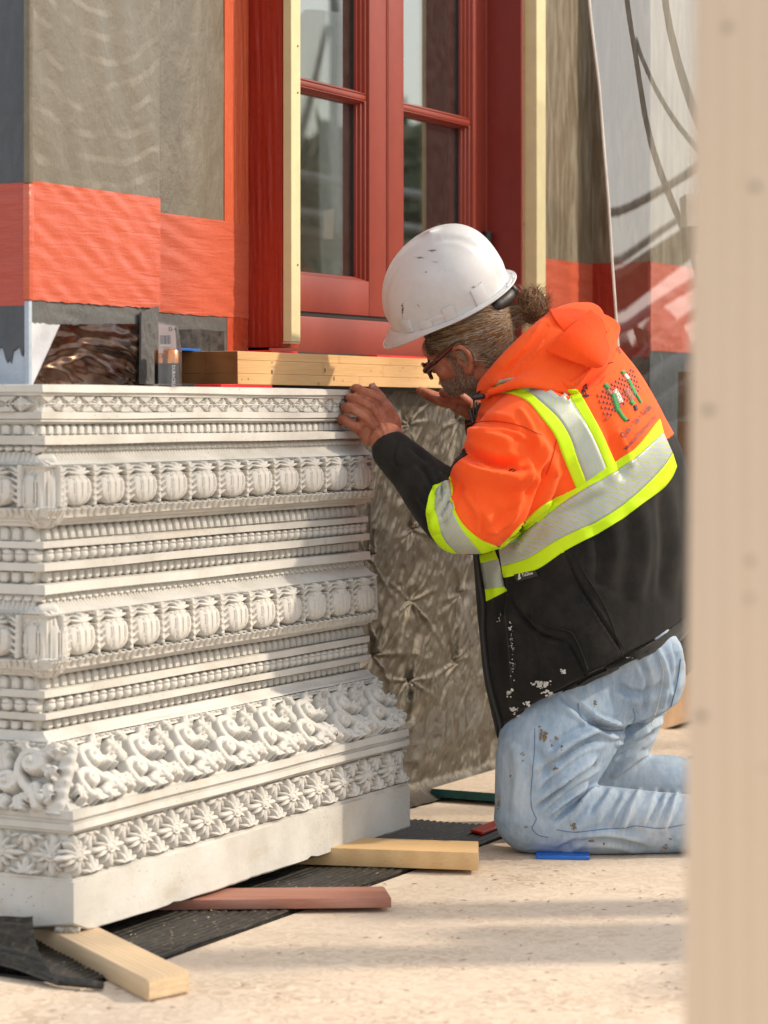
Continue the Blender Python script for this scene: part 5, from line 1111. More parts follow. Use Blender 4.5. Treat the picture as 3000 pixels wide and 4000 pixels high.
armb = np.array([(992, 985), (970, 1003), (967, 1028), (964, 1040)]+Z1([(98, 1117), (80, 1150), (62, 1230), (58, 1320), (80, 1400), (125, 1470), (180, 1515)])); xarm = np.interp(cen[:, 1], armb[:, 1], armb[:, 0])
black = ((cen[:, 1] > ybelt) & ~isarm) | (isarm & (cen[:, 0] < xarm)) | ((cen[:, 2] > 150) & (cen[:, 0] < 1110) & (cen[:, 1] > 870))
jk_o = mk('jacket', V, F, ORANGE, man, smooth=180); setmat(jk_o, [ORANGE, BLACKC], black.astype(int))
JB = BVHTree.FromPolygons(V.tolist(), F)
CAMP = Vector((CX, CY, CH))
def hitJ(x, y, bvh=None, lift=0.0, fallback=None):
    d = (Q(x, y, 0)-CAMP).normalized(); h = (bvh or JB).ray_cast(CAMP, d)
    if h[0] is None: return None
    return h[0]+h[1]*lift if h[1].dot(d) < 0 else h[0]-h[1]*lift
def ribbon(nm, E0, E1, mat, bvh=None, lift=.0022, nu=90, nv=6, par=None, cat_=True, th=True):
    A = catmull(E0, 12); B = catmull(E1, 12)
    def res(P, n):
        s_ = np.concatenate([[0], np.cumsum(np.linalg.norm(np.diff(P, axis=0), axis=1))]); u = np.linspace(0, s_[-1], n); return np.stack([np.interp(u, s_, P[:, k]) for k in range(2)], 1), s_[-1]
    A, la = res(A, nu+1); B, lb = res(B, nu+1); wd = np.mean(np.linalg.norm(A-B, axis=1)); V = []; U = []; ok = []
    for i in range(nu+1):
        last = None
        for j in range(-1, nv+2):
            v_ = min(max(j/nv, 0), 1); p = A[i]*(1-v_)+B[i]*v_; lf = lift if 0 <= j <= nv else -lift*.7
            h = hitJ(p[0], p[1], bvh, lf); V.append(h if h is not None else Vector((0, 0, 0))); ok.append(h is not None); U.append((i/nu*(la+lb)/2/max(wd, 1), v_))
    n = nv+3; F = []
    for i in range(nu):
        for j in range(n-1):
            q_ = [i*n+j, (i+1)*n+j, (i+1)*n+j+1, i*n+j+1]
            if all(ok[k] for k in q_) and max((V[q_[k]]-V[q_[(k+1) % 4]]).length for k in range(4)) < .05: F.append(q_)
    return mk(nm, V, F, mat, par or jk_o, smooth=180, uv=np.array(U)) if F else None
b_top = Z1([(1392, 738), (1260, 900), (1130, 990), (905, 1140), (715, 1238), (600, 1335), (500, 1440), (440, 1500)]); b_2 = Z1([(1412, 815), (1240, 970), (1080, 1076), (900, 1185), (745, 1285), (640, 1375), (540, 1440), (455, 1490)])
b_3 = Z1([(1466, 938), (1400, 1030), (1250, 1180), (1060, 1320), (820, 1435), (640, 1545), (560, 1575), (472, 1600)]); b_4 = Z1([(1490, 1015), (1440, 1110), (1300, 1230), (1100, 1370), (850, 1505), (690, 1612), (590, 1645), (488, 1668)])
ribbon('lime_tape', b_top, b_2, LIME, lift=.0042, nv=8); ribbon('silver_tape', b_2, b_3, SILVER, lift=.004, nv=12, nu=120); ribbon('lime_tape', b_3, b_4, LIME, lift=.0042, nv=8)
s0 = Z1([(372, 606), (420, 585), (520, 585), (620, 632), (700, 725), (780, 835), (830, 965), (905, 1140)]); s1 = Z1([(420, 540), (480, 522), (600, 560), (700, 640), (800, 735), (862, 835), (900, 935), (965, 1105)])
s2 = Z1([(455, 505), (560, 488), (700, 510), (830, 560), (905, 670), (980, 790), (1035, 905), (1085, 1030)]); s3 = Z1([(845, 560), (880, 560), (915, 565), (960, 640), (1015, 740), (1060, 830), (1095, 910), (1132, 992)]); s2b = Z1([(838, 562), (860, 590), (885, 640), (925, 705), (975, 785), (1018, 870), (1050, 940), (1086, 1030)])
ribbon('lime_tape', s0, s1, LIME); ribbon('silver_tape', s1, s2, SILVER); ribbon('lime_tape', s2b, s3, LIME)
e0 = Z1([(100, 1112), (55, 1145), (30, 1225), (30, 1320), (52, 1400), (97, 1468), (150, 1512)]); e1 = Z1([(108, 1114), (90, 1150), (78, 1220), (85, 1310), (112, 1395), (150, 1460), (210, 1518)]); e2 = Z1([(150, 1095), (158, 1150), (172, 1210), (186, 1290), (228, 1370), (280, 1440), (345, 1518)]); e3 = Z1([(163, 1076), (172, 1130), (172, 1205), (203, 1295), (255, 1370), (340, 1440), (448, 1488)])
ribbon('sleeve_lime_tape', e0, e1, LIME, lift=.0042, nv=10); ribbon('sleeve_silver_tape', e1, e2, SILVER, lift=.0042, nv=12); ribbon('sleeve_lime_tape', e2, e3, LIME, lift=.0042, nv=10)
# front panel piece of the belt, beside the zip
ribbon('lime_tape', Z2([(334, 395), (430, 375)]), Z2([(346, 452), (448, 425)]), LIME, nu=10); ribbon('silver_tape', Z2([(346, 452), (360, 540), (372, 604)]), Z2([(448, 425), (468, 510), (482, 590)]), SILVER, nu=20); ribbon('lime_tape', Z2([(372, 604), (482, 588)]), Z2([(380, 675), (505, 612)]), LIME, nu=10)
# cuffs, hem, zip, pocket, seams, woven label
ribbon('hem_band', Z2([(470, 1390), (640, 1290), (800, 1220), (975, 1100), (1180, 1015), (1380, 905), (1545, 770)]), Z2([(486, 1500), (660, 1400), (900, 1290), (1060, 1210), (1250, 1125), (1430, 985), (1560, 858)]), m_cloth('black_ribbing', (.014, .0135, .013), (.028, .026, .023), bs=300, bump=.8, fl=((.3, .29, .26), 40, .72)), lift=.0035, nu=70)
SEAMB = simple('black_seam', (.005, .005, .005), .9)
def line(nm, pts, wd, mat, bvh=None, lift=.0015, nu=60, par=None):
    P = catmull(pts, 6); d = np.gradient(P, axis=0); d /= np.linalg.norm(d, axis=1)[:, None]+1e-9; n_ = np.stack([-d[:, 1], d[:, 0]], 1)*wd/2; A, B = P-n_, P+n_
    k = max(1, len(A)//14); return ribbon(nm, list(A[::k])+[A[-1]], list(B[::k])+[B[-1]], mat, bvh, lift, nu, 1, par)
line('side_seam', Z2([(720, 110), (830, 300), (960, 520), (1080, 720), (1180, 1000)]), 2.2, SEAMB); line('pocket_edge', Z2([(500, 620), (560, 720), (680, 800), (850, 850), (885, 870), (930, 960), (972, 1080)]), 3, SEAMB, lift=.003); ribbon('black_cuff_edge', [(1004, 968), (984, 984), (966, 1003), (960, 1030), (956, 1052)], [(1010, 982), (992, 994), (977, 1010), (971, 1032), (965, 1050)], BLACKC, lift=.0018, nu=30); line('armhole_seam', Z1([(790, 850), (765, 960), (730, 1060)]), 1.6, simple('orange_seam', (.5, .03, .004), .9))
line('tape_seam', Z1([(1088, 410), (1120, 400)]), 1.5, SEAMB); line('shoulder_seam', Z1([(240, 770), (400, 745), (560, 770), (700, 830)]), 1.2, bpy.data.materials['orange_seam'])
zp = Z2([(316, 395), (324, 440), (338, 560), (358, 700), (358, 850), (372, 1000), (388, 1120), (415, 1240), (448, 1360), (480, 1480)])
ZP = catmull(zp, 14); zw = []; 
bm = bmesh.new(); bm2 = bmesh.new()
for i, p in enumerate(ZP):
    h = hitJ(p[0]+4, p[1])
    x = p[0]
    while h is None and x < p[0]+60: x += 3; h = hitJ(x, p[1])
    if h is None: continue
    D_ = toQ([h])[0][2]; zw.append((p[0]+3, p[1], D_-6))
zs_ = catmull(np.array(zw), 2)
v_, f_ = chain([tuple(p)+(4.2,) for p in zs_[::6]], 8, 3); mk('zip_tape', qmesh(v_), f_, SEAMB, jk_o, smooth=60)
L = np.concatenate([[0], np.cumsum(np.linalg.norm(np.diff(zs_, axis=0), axis=1))]); nt_ = int(L[-1]/4.2)
for k in range(nt_):
    s_ = k*4.2; p = [np.interp(s_, L, zs_[:, j]) for j in range(3)]; bmesh.ops.create_cube(bm, size=1, matrix=Matrix.Translation(Q(p[0]-4.5, p[1], p[2]-2)) @ Matrix.Rotation(-R(63), 4, 'Z') @ Matrix.Diagonal((.0048, .004, .0024, 1)))
from_bm('zip_teeth', bm, BLACKP, jk_o); bm2.free()
v_, f_ = chain([tuple(QV(*zw[-1]))+(4,), (zw[-1][0]+2, zw[-1][1]+14, zw[-1][2]-8, 5), (zw[-1][0]+3, zw[-1][1]+30, zw[-1][2]-10, 4)], 8); mk('zip_pull', qmesh(v_), f_, simple('worn_zip_metal', (.2, .2, .2), .35, .4, 80, metal=.8), jk_o, smooth=60)
def textq(nm, body, p0, p1, h, mat, slant=0, bvh=None, lift=.0028, comp=1.0, updir=None, par=None, bold=.02):
    """lettering laid on the cloth along p0->p1 (photo units), letter height h"""
    V2, F2 = textmesh(body, 1.0, bold); L_ = V2[:, 0].max(); p0 = np.array(p0, float); p1 = np.array(p1, float); d = p1-p0
    up = np.array(updir, float) if updir is not None else np.array([d[1], -d[0]])/np.linalg.norm(d); out = []
    for a, b in V2:
        p = p0+d*(a/L_)**comp+up*b*h; hh = hitJ(p[0], p[1], bvh, lift); out.append(hh if hh is not None else None)
    F = [f for f in F2 if all(out[i] is not None for i in f) and max((out[f[k]]-out[f[k-1]]).length for k in range(3)) < .04]; out = [o if o is not None else Vector((0, 0, 0)) for o in out]
    return mk(nm, out, F, mat, par or jk_o)
INKB = simple('navy_print', (.045, .025, .035), .6); INKG = simple('grey_print', (.23, .18, .20), .6)
ribbon('woven_label', Z2([(546, 518), (610, 505), (672, 493)]), Z2([(562, 560), (620, 545), (688, 528)]), simple('label_black', (.02, .018, .018), .6), lift=.005, nu=12)
textq('label_lettering', 'TuGlow', zq(596, 530, 912.6, 1051), zq(662, 516, 912.6, 1051), 10, simple('white_thread', (.6, .6, .58), .8), lift=.0062)
for k, (x, y) in enumerate(((572, 518), (570, 528), (576, 538), (568, 543))): v_, f_ = sph(*zq(x, y, 912.6, 1051), toQ([hitJ(*zq(x, y, 912.6, 1051))])[0][2]-6, 2.4, (1, 1, .4)); mk('label_emblem', qmesh(v_), f_, bpy.data.materials['white_thread'], jk_o)
# printed back: lettering, brick wall drawing with two small workers
textq('back_lettering', 'Quick  •  Safe  •  Reliable', zq(1182, 850), zq(1350, 668), 18, INKB, comp=.86, updir=(-.75, -.66), bold=.012); textq('back_lettering', 'www.pacificbaymasonry.com', zq(1198, 922), zq(1374, 728), 15, INKB, comp=.80, updir=(-.80, -.60), bold=.008)
textq('back_lettering', 'Pa', zq(978, 606), zq(970, 528), 19, INKB, updir=(-1, 0), bold=.03); textq('back_lettering', 'Lic.#723413', zq(1040, 525), zq(1078, 480), 5, simple('red_print', (.45, .03, .02), .6), updir=(-.7, -.7)); textq('back_lettering', 'In', zq(1140, 322), zq(1160, 350), 11, INKB, updir=(.6, -.8))
BR = simple('brick_line_print', (.42, .12, .08), .7)
def pmap(u, v): # u along the wall (0 left..1 right), v up
    a = np.array(zq(1082, 745)); b = np.array(zq(1290, 560)); c = np.array(zq(1028, 590)); d = np.array(zq(1240, 425)); u = u**.85; return (a*(1-u)+b*u)*(1-v)+(c*(1-u)+d*u)*v
rows = 9
for r_ in range(rows+1):
    v = r_/rows; line('brick_line', [pmap(0, v), pmap(.33, v), pmap(.66, v), pmap(1.0, v)], 1.1, BR, lift=.0034, nu=40)
for r_ in range(rows):
    for k in range(9):
        u = (k+.5*(r_ % 2))/9
        if u <= 1: line('brick_line', [pmap(u, r_/rows), pmap(u, (r_+1)/rows)], 1.1, BR, lift=.0034, nu=5)
GRN = simple('green_print', (.015, .25, .05), .6); WHT = simple('white_print', (.75, .7, .65), .6); BRN = simple('brown_print', (.36, .12, .06), .6)
def blob(nm, pts, wd, mat, lf=.0036): line(nm, [zq(*p) for p in pts], wd, mat, lift=lf, nu=10)
blob('printed_worker', [(1120, 590), (1135, 640), (1150, 690)], 10, GRN); blob('printed_worker', [(1150, 680), (1175, 720), (1198, 745)], 6.5, GRN); blob('printed_worker', [(1070, 530), (1085, 545), (1092, 556)], 8, GRN); blob('printed_worker', [(1088, 562), (1098, 580), (1108, 592)], 7, BRN, .004); blob('printed_worker', [(1128, 565), (1148, 600), (1165, 640)], 10, WHT, .0031); blob('printed_worker', [(1190, 742), (1215, 740)], 4, INKB)
blob('printed_worker', [(1172, 452), (1185, 472)], 7, GRN); blob('printed_worker', [(1188, 475), (1208, 500)], 5.5, WHT, .004); blob('printed_worker', [(1208, 500), (1230, 545), (1250, 590)], 6, GRN); blob('printed_worker', [(1250, 580), (1270, 615), (1285, 640)], 4, GRN); blob('printed_barrow', [(1195, 560), (1215, 590), (1235, 620)], 12, BRN, .0032); blob('printed_barrow', [(1222, 630), (1240, 650)], 7, GRN, .004); blob('printed_barrow', [(1248, 655), (1256, 685)], 5, INKB, .004)
# splashes of plaster on the pocket and cuff smudge
PLS = simple('plaster_splash', (.52, .50, .46), .9); bm = bmesh.new()
def splash(cx, cy, n, sx_, sy_, r0, r1):
    for _ in range(n):
        x, y = cx+random.gauss(0, sx_), cy+random.gauss(0, sy_); h = hitJ(x, y, None, .0035)
        if h is None: continue
        r_ = random.uniform(r0, r1)*.001; k = 6; c_ = h; a0 = random.uniform(0, 6)
        bm.faces.new([bm.verts.new(c_+Vector((S, -CO, 0))*r_*math.cos(q_*6.283/k+a0)*random.uniform(.5, 1.5)+Vector((0, 0, 1))*r_*math.sin(q_*6.283/k+a0)*random.uniform(.4, 1.2)) for q_ in range(k)])
for (x, y, n, sx_, sy_, a, b) in ((830, 1090, 18, 12, 8, 1, 3.4), (700, 1170, 40, 24, 10, 1, 3.6), (740, 1215, 26, 18, 8, 1, 3.5), (620, 1275, 10, 8, 8, 1, 3.5), (545, 1310, 14, 12, 8, 1, 4), (515, 1210, 14, 12, 10, 1, 3.5), (565, 1350, 10, 10, 7, 1, 4), (620, 1410, 34, 22, 14, 1, 4), (590, 1445, 14, 10, 7, 1, 4), (520, 830, 14, 5, 14, .6, 2), (530, 930, 22, 7, 30, .5, 1.8), (535, 1050, 18, 7, 30, .5, 1.8), (460, 780, 12, 6, 12, .5, 1.3), (650, 1380, 10, 14, 18, .6, 2), (1215, 1003, 5, 7, 2, .8, 2)):
    xx_, yy_ = zq(x, y, 912.6, 1051); splash(xx_, yy_, n, sx_*.3667, sy_*.3667, a, b)
for (x, y) in ((700, 1000), (600, 700), (800, 1300), (750, 1180)): pass
tag(from_bm('plaster_splashes', bm, PLS, jk_o, None, False), kind='stuff')
bm = bmesh.new(); PLS2 = simple('grease_mark', (.03, .012, .006), .9)
splash(*zq(520, 1042), 10, 5, 4, .8, 2.4); splash(*zq(848, 1310), 8, 5, 6, .5, 1.2); splash(*zq(85, 1435), 16, 7, 7, .5, 1.3)
from_bm('grease_marks', bm, PLS2, jk_o, None, False)
# hood: cape lying on the upper back, with a folded fleece flap
def patch(nm, G, mat, th=.007, par=None, sub=10):
    """sheet through a grid of (x, y, lift above the jacket in m)"""
    G = np.array([[(x, y, (toQ([hitJ(x, y)])[0][2] if hitJ(x, y) is not None else 40)-l/.00103*1.0) if len(g) == 3 and abs(l) < 5 else (x, y, l) for g in row_ for (x, y, l) in [g]] for row_ in G], float)
    R1 = np.array([catmull(r_, sub) for r_ in G]); R2 = np.array([catmull(R1[:, i], sub) for i in range(R1.shape[1])]).transpose(1, 0, 2); a, b = R2.shape[:2]
    V = qmesh(R2.reshape(-1, 3)); V = V+np.random.default_rng(5).normal(size=V.shape)*.0002
    F = [[j*b+i, j*b+i+1, (j+1)*b+i+1, (j+1)*b+i] for j in range(a-1) for i in range(b-1)]; o = mk(nm, V, F, mat, par or jk_o, smooth=180); s_ = o.modifiers.new('s', 'SOLIDIFY'); s_.thickness = th; s_.offset = 0; bb = o.modifiers.new('b', 'SUBSURF'); bb.levels = bb.render_levels = 1; return o
patch('hood', [[(1040, 862, -40), (1058, 822, -92), (1110, 772, -120), (1165, 708, -100), (1190, 672, -40), (1230, 665, 20)],
               [(1048, 860, -90), (1090, 826, -128), (1150, 776, -150), (1205, 730, -132), (1240, 690, -70), (1290, 675, 0)],
               [(1054, 846, -116), (1118, 820, -172), (1190, 800, -168), (1245, 770, -150), (1285, 725, -95), (1322, 688, -10)],
               [(1056, 849, -122), (1126, 830, -184), (1200, 840, -182), (1252, 842, -140), (1305, 790, -92), (1336, 700, 10)],
               [(1058, 852, -112), (1130, 836, -176), (1203, 844, -170), (1256, 845, -120), (1311, 792, -72), (1338, 712, 50)]], ORANGE, .006)
patch('hood_flap', [[(1176, 758, -172), (1225, 712, -158), (1276, 668, -88)], [(1222, 776, -188), (1262, 738, -178), (1300, 700, -102)], [(1268, 790, -172), (1296, 780, -168), (1312, 738, -110)], [(1290, 793, -150), (1305, 786, -148), (1316, 760, -110)]], ORANGE2, .007)
patch('hood_fold', [[(1186, 670, -60), (1235, 668, -40), (1280, 676, -30)], [(1196, 690, -96), (1245, 695, -92), (1300, 690, -60)], [(1216, 716, -118), (1250, 722, -120), (1312, 720, -90)]], ORANGE2, .008)
# drawcord with toggle
v_, f_ = chain([(1036, 846, -70, 2.4), (1030, 852, -84, 2.4), (1024, 862, -90, 2.4), (1023, 885, -92, 2.4), (1024, 905, -90, 2.4), (1030, 895, -88, 2.2), (1029, 870, -90, 2.2)], 8); mk('drawcord', qmesh(v_), f_, BLACKP, jk_o, smooth=60)
v_, f_ = chain([(1024, 858, -96, 6.5), (1042, 856, -96, 6.5)], 12); mk('toggle', qmesh(v_), f_, BLACKP, jk_o, smooth=60)
v_, f_ = chain([(1016, 886, -80, 5), (1022, 912, -84, 5)], 8); mk('zip_top', qmesh(v_), f_, BLACKP, jk_o, smooth=60)

# ---------------------------------------------------------------- jeans
jn = [ell((1325, 1440, 30), ([146, -40, -40], [30, 132, 0], [-30, 0, 165])), chain([(1285, 1470, -30, 116), (1228, 1545, -58, 128), (1188, 1632, -98, 120), (1163, 1710, -112, 98), (1148, 1762, -118, 82)], 26),
      chain([(1148, 1766, -118, 79), (1220, 1772, -116, 76), (1300, 1774, -114, 77), (1390, 1777, -114, 70), (1480, 1780, -114, 64), (1570, 1788, -114, 54)], 24), chain([(1350, 1430, -20, 130), (1374, 1462, -20, 112)], 20),
      chain([(1330, 1460, 110, 135), (1318, 1550, 125, 112), (1290, 1650, 145, 92), (1255, 1722, 150, 78)], 24), chain([(1255, 1722, 150, 76), (1350, 1712, 152, 78), (1450, 1706, 154, 76), (1560, 1718, 154, 60)], 22), chain([(1365, 1440, 60, 118), (1375, 1465, 60, 100)], 18)]
V, F = remesh(jn, .0052, 4, .5)
FD = [([(1210, 1500), (1260, 1540), (1300, 1570), (1330, 1580)], 10, -6), ([(1160, 1750), (1200, 1710), (1250, 1675), (1290, 1650)], 8, -9), ([(1180, 1765), (1225, 1725), (1270, 1690)], 7, 7), ([(1170, 1730), (1220, 1680), (1290, 1630)], 10, 8), ([(1150, 1690), (1200, 1650), (1260, 1610), (1310, 1590)], 12, -6), ([(1190, 1640), (1240, 1600), (1290, 1575)], 12, 8),
      ([(1195, 1780), (1235, 1740), (1275, 1705)], 6, -7), ([(1230, 1775), (1262, 1730), (1290, 1702)], 9, 6), ([(1275, 1760), (1298, 1720), (1310, 1700)], 8, -6), ([(1340, 1800), (1360, 1750), (1385, 1705)], 10, 7), ([(1300, 1790), (1325, 1740), (1340, 1705)], 10, -5), ([(1400, 1790), (1420, 1740), (1430, 1705)], 9, -6), ([(1430, 1800), (1450, 1750), (1465, 1710)], 9, 6),
      ([(1280, 1545), (1310, 1560), (1340, 1562)], 7, 7), ([(1330, 1480), (1380, 1500), (1440, 1480)], 12, -5), ([(1380, 1420), (1400, 1470), (1390, 1540)], 8, -5), ([(1420, 1400), (1440, 1460), (1430, 1530)], 8, 5), ([(1455, 1390), (1465, 1440), (1455, 1500)], 7, -5), ([(1290, 1560), (1330, 1580), (1370, 1570), (1440, 1545)], 9, -10),
      ([(1200, 1840), (1260, 1815), (1330, 1815), (1400, 1835)], 9, -5), ([(1230, 1830), (1300, 1800), (1400, 1815)], 10, 4), ([(1110, 1600), (1120, 1680), (1110, 1760)], 16, 3), ([(1150, 1610), (1185, 1670), (1180, 1730)], 16, -3), ([(1330, 1640), (1380, 1610), (1412, 1580)], 7, -6), ([(1320, 1680), (1370, 1640), (1400, 1625)], 8, 5), ([(1330, 1610), (1370, 1590), (1400, 1570)], 7, 5)]
V = folds(V, F, FD, ws=.72, noise=[(11, 2.0, 41), (40, .8, 42), (75, .35, 44)]); V[:, 2] = np.maximum(V[:, 2], .0025)
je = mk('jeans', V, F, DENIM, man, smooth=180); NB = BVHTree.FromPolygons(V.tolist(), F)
jl = lambda nm, L, wd, m=SEAM, lf=.0012: line(nm, Z3(L), wd, m, NB, lf, 50, je)
Z3 = lambda L: [zq(x, y, 912.6, 1383) for x, y in L]
jl('side_seam', [(662, 520), (660, 640), (650, 760), (640, 890), (645, 990), (672, 1050)], 1.3); jl('side_seam', [(672, 1050), (655, 1085), (645, 1105), (680, 1145), (740, 1160)], 1.3); jl('leg_seam', [(790, 1115), (900, 1130), (1050, 1115), (1200, 1105), (1260, 1093), (1400, 1108), (1545, 1085)], 1.3)
jl('pocket_seam', [(918, 370), (925, 440), (985, 490), (1060, 530), (1180, 530), (1250, 470), (1240, 400)], 1.3, SEAM); jl('pocket_seam', [(930, 370), (940, 435), (995, 478), (1065, 516), (1172, 517), (1238, 462)], .8, simple('pale_thread', (.6, .6, .55), .9)); jl('yoke_seam', [(1400, 110), (1420, 200), (1395, 350), (1350, 500)], 1.6, bpy.data.materials['pale_thread']); jl('pocket_opening', [(1520, 110), (1500, 250), (1460, 400)], 2.0)
MUD = simple('dried_mud', (.20, .155, .09), .9, .3, 60); bm = bmesh.new()
def splj(L):
    for (x, y, n, sx_, sy_, a, b) in L:
        for _ in range(n):
            xx_, yy_ = zq(x, y, 912.6, 1383); h = hitJ(xx_+random.gauss(0, sx_*.3667), yy_+random.gauss(0, sy_*.3667), NB, .0012)
            if h is None: continue
            r_ = random.uniform(a, b)*.001; a0 = random.uniform(0, 6); bm.faces.new([bm.verts.new(h+Vector((S, -CO, 0))*r_*math.cos(q_*1.047+a0)*random.uniform(.6, 1.4)+Vector((0, 0, 1))*r_*math.sin(q_*1.047+a0)*random.uniform(.5, 1.3)) for q_ in range(6)])
splj(((715, 568, 40, 14, 14, 1, 3), (785, 578, 8, 6, 4, 1, 2.5), (822, 630, 8, 4, 8, 1, 2.4), (762, 620, 4, 4, 4, 1, 2), (780, 757, 8, 9, 4, 1.5, 3), (590, 668, 6, 5, 5, 1, 2.4), (596, 708, 4, 3, 3, 1, 2), (455, 950, 14, 4, 18, 1.5, 4), (520, 800, 6, 4, 4, 1, 2), (890, 1090, 16, 8, 10, 1, 3), (930, 945, 6, 6, 4, 1, 2), (610, 1100, 5, 4, 3, 1, 2.5), (990, 1182, 8, 10, 3, 1, 3), (1070, 1200, 4, 3, 3, 1, 2), (1430, 1220, 14, 14, 10, 1, 3), (1020, 370, 8, 4, 7, 1, 2.5), (700, 530, 5, 4, 4, 1, 2), (1460, 1170, 5, 8, 2, 1, 2)))
tag(from_bm('mud_spots', bm, MUD, je, None, False), kind='stuff')
BOOT = simple('brown_boot_leather', (.12, .07, .04), .6, .3, 20)
for d, y in ((-114, 1785), (154, 1715)):
    v_, f_ = remesh([chain([(1560, y, d, 50), (1620, y+8, d, 46)], 16), chain([(1620, y-20, d, 44), (1650, y+10, d, 42), (1665, y+55, d, 34)], 16)], .006, 3); v_[:, 2] = np.maximum(v_[:, 2], .003); mk('boot', v_, f_, BOOT, man, smooth=180)
# ---------------------------------------------------------------- hard hat
def m_hat():
    t = NT('white_hat_shell'); v = t.co(); c = t.ramp(t.noise(v, 9, 6, .65), [(.3, (.48, .48, .475)), (.6, (.58, .585, .60))])
    sc_ = t.n('TexNoise'); sc_.inputs['Scale'].default_value = 12; sc_.inputs['Detail'].default_value = 8; sc_.inputs['Roughness'].default_value = .8; t.l(t.co((1, 1, 5), (.6, .3, .2)), sc_.inputs['Vector'])
    c = t.mix(t.math('MULTIPLY', t.ramp(sc_.outputs['Fac'], [(.62, 0.0), (.70, 1.0)]), .45), c, (.22, .20, .17))
    t.set(c, .38, spec=.5); t.bump(t.noise(v, 30, 5, .7), .12, .002); return t.m
HAT = m_hat()
ff, fl_, fu = ortho((-.90, .36, .25), (-.40, -.85, -.30)); HCn = QV(975, 651, 22)
def T(x, y, z): return HCn+ff*x+fl_*y+fu*z
nth, nph = 120, 44; V = []; F = []
A_, B_, Hh = 139, 116, 160
for j in range(nph+1):
    t_ = j/nph; zf = t_
    for i in range(nth):
        a = 2*math.pi*i/nth; ca, sa = math.cos(a), math.sin(a); prof = (1-zf**2.5)**(1/2.15) if zf < 1 else 0; x = A_*ca*prof*(1+.02*ca); y = B_*sa*prof; z = Hh*zf
        # shell leans back a little toward the crown
        x -= 26*zf*zf
        rid = 0.5*(1+math.tanh((30+6*zf-abs(y))/3.5))*min(1, zf*6)*min(1, 1.0); z += 5.5*rid*min(1, zf*3); rx_ = 5.0*rid*(1-zf)*(1 if ca > 0 else .8)*min(1, zf*5); x += rx_*ca
        rid2 = math.exp(-((abs(y)-50-8*(1-zf))/4.5)**2)*min(1, zf*4)*(zf < .97); z += 2.0*rid2
        V.append(T(x, y, z))
N0 = len(V)
for j in range(nph):
    for i in range(nth): F.append([j*nth+i, j*nth+(i+1) % nth, (j+1)*nth+(i+1) % nth, (j+1)*nth+i])
# brim and gutter, swept down from the shell edge
prevring = list(range(nth)); nb = 6
for k in range(1, nb+1):
    s_ = k/nb; ring = []
    for i in range(nth):
        a = 2*math.pi*i/nth; ca, sa = math.cos(a), math.sin(a); br = max(0, ca)**2.2; out = (9+20*br)*s_; dn = (4+26*br)*s_**1.5+2*s_-7*(1-br)*math.sin(s_*3.1)*.3; r_ = math.hypot(ca, sa)
        x = (A_*1.02)*ca+out*ca+6*br*s_; y = B_*sa+out*sa*(1-.35*br); ring.append(len(V)); V.append(T(x, y, -dn))
    for i in range(nth): F.append([ring[i], ring[(i+1) % nth], prevring[(i+1) % nth], prevring[i]])
    prevring = ring
hat = mk('hard_hat', qmesh(V), F, HAT, man, smooth=180); m_ = hat.modifiers.new('s', 'SOLIDIFY'); m_.thickness = .003; m_.offset = -1
# rim bead
rp_ = [tuple(V[i])+(2.6,) for i in prevring]+[tuple(V[prevring[0]])+(2.6,)]; v_, f_ = chain(rp_, 8, 1); mk('rim_bead', qmesh(v_), f_, HAT, hat, smooth=60)
def surf(a, zf, off=0): 
    ca, sa = math.cos(a), math.sin(a); prof = (1-zf**2.5)**(1/2.15); return T((A_*ca*prof*(1+.02*ca)-26*zf*zf)+off*ca, B_*sa*prof+off*sa, Hh*zf)
def lug(nm, a0, a1, z0, z1, off):
    P = [surf(a, z, o) for o in (-3, off) for (a, z) in ((a0, z0), (a1, z0), (a1, z1), (a0, z1))]; return hexa(nm, [Q(*p) for p in P], HAT, hat, .0015, 2)
lug('accessory_slot', R(47), R(57), .00, .19, 5.5); lug('accessory_slot', R(66), R(78), .0, .12, 4.5); lug('slot_rib', R(76), R(93), .06, .13, 3.5); lug('accessory_slot', R(91), R(102), .0, .19, 5); lug('accessory_slot', R(122), R(136), .0, .24, 4.5); lug('rear_catch', R(170), R(180), .35, .55, 4)
# suspension band and ratchet
SUS = simple('grey_black_strap', (.022, .020, .020), .5, .3, 60)
bp_ = [tuple(T(122*math.cos(a)-4, 99*math.sin(a), -38-4*max(0, -math.cos(a)))) for a in np.linspace(R(98), R(262), 26)]
up_ = [np.array(p)+fu*34 for p in bp_]; Vb = []; Fb = []
for p, q_ in zip(bp_, up_): Vb += [np.array(p), q_]
for i in range(len(bp_)-1): Fb.append([2*i, 2*i+2, 2*i+3, 2*i+1])
o = mk('suspension_band', qmesh(Vb), Fb, SUS, hat, smooth=60); m_ = o.modifiers.new('s', 'SOLIDIFY'); m_.thickness = .004
v_, f_ = chain([tuple(T(-104, 62, -26))+(15,), tuple(T(-122, 34, -28))+(17,), tuple(T(-128, 5, -28))+(15,)], 14); mk('ratchet', qmesh(v_), f_, SUS, hat, smooth=60)
v_, f_ = chain([tuple(T(-126, 10, -38))+(9,), tuple(T(-140, 12, -26))+(8,), tuple(T(-138, 12, -14))+(6,)], 10); mk('ratchet_knob', qmesh(v_), f_, SUS, hat, smooth=60)
v_, f_ = ell(T(72, 92, -12), (ff*4.5, fl_*2, fu*4.5)); mk('strap_stud', qmesh(v_), f_, HAT, hat, smooth=180)
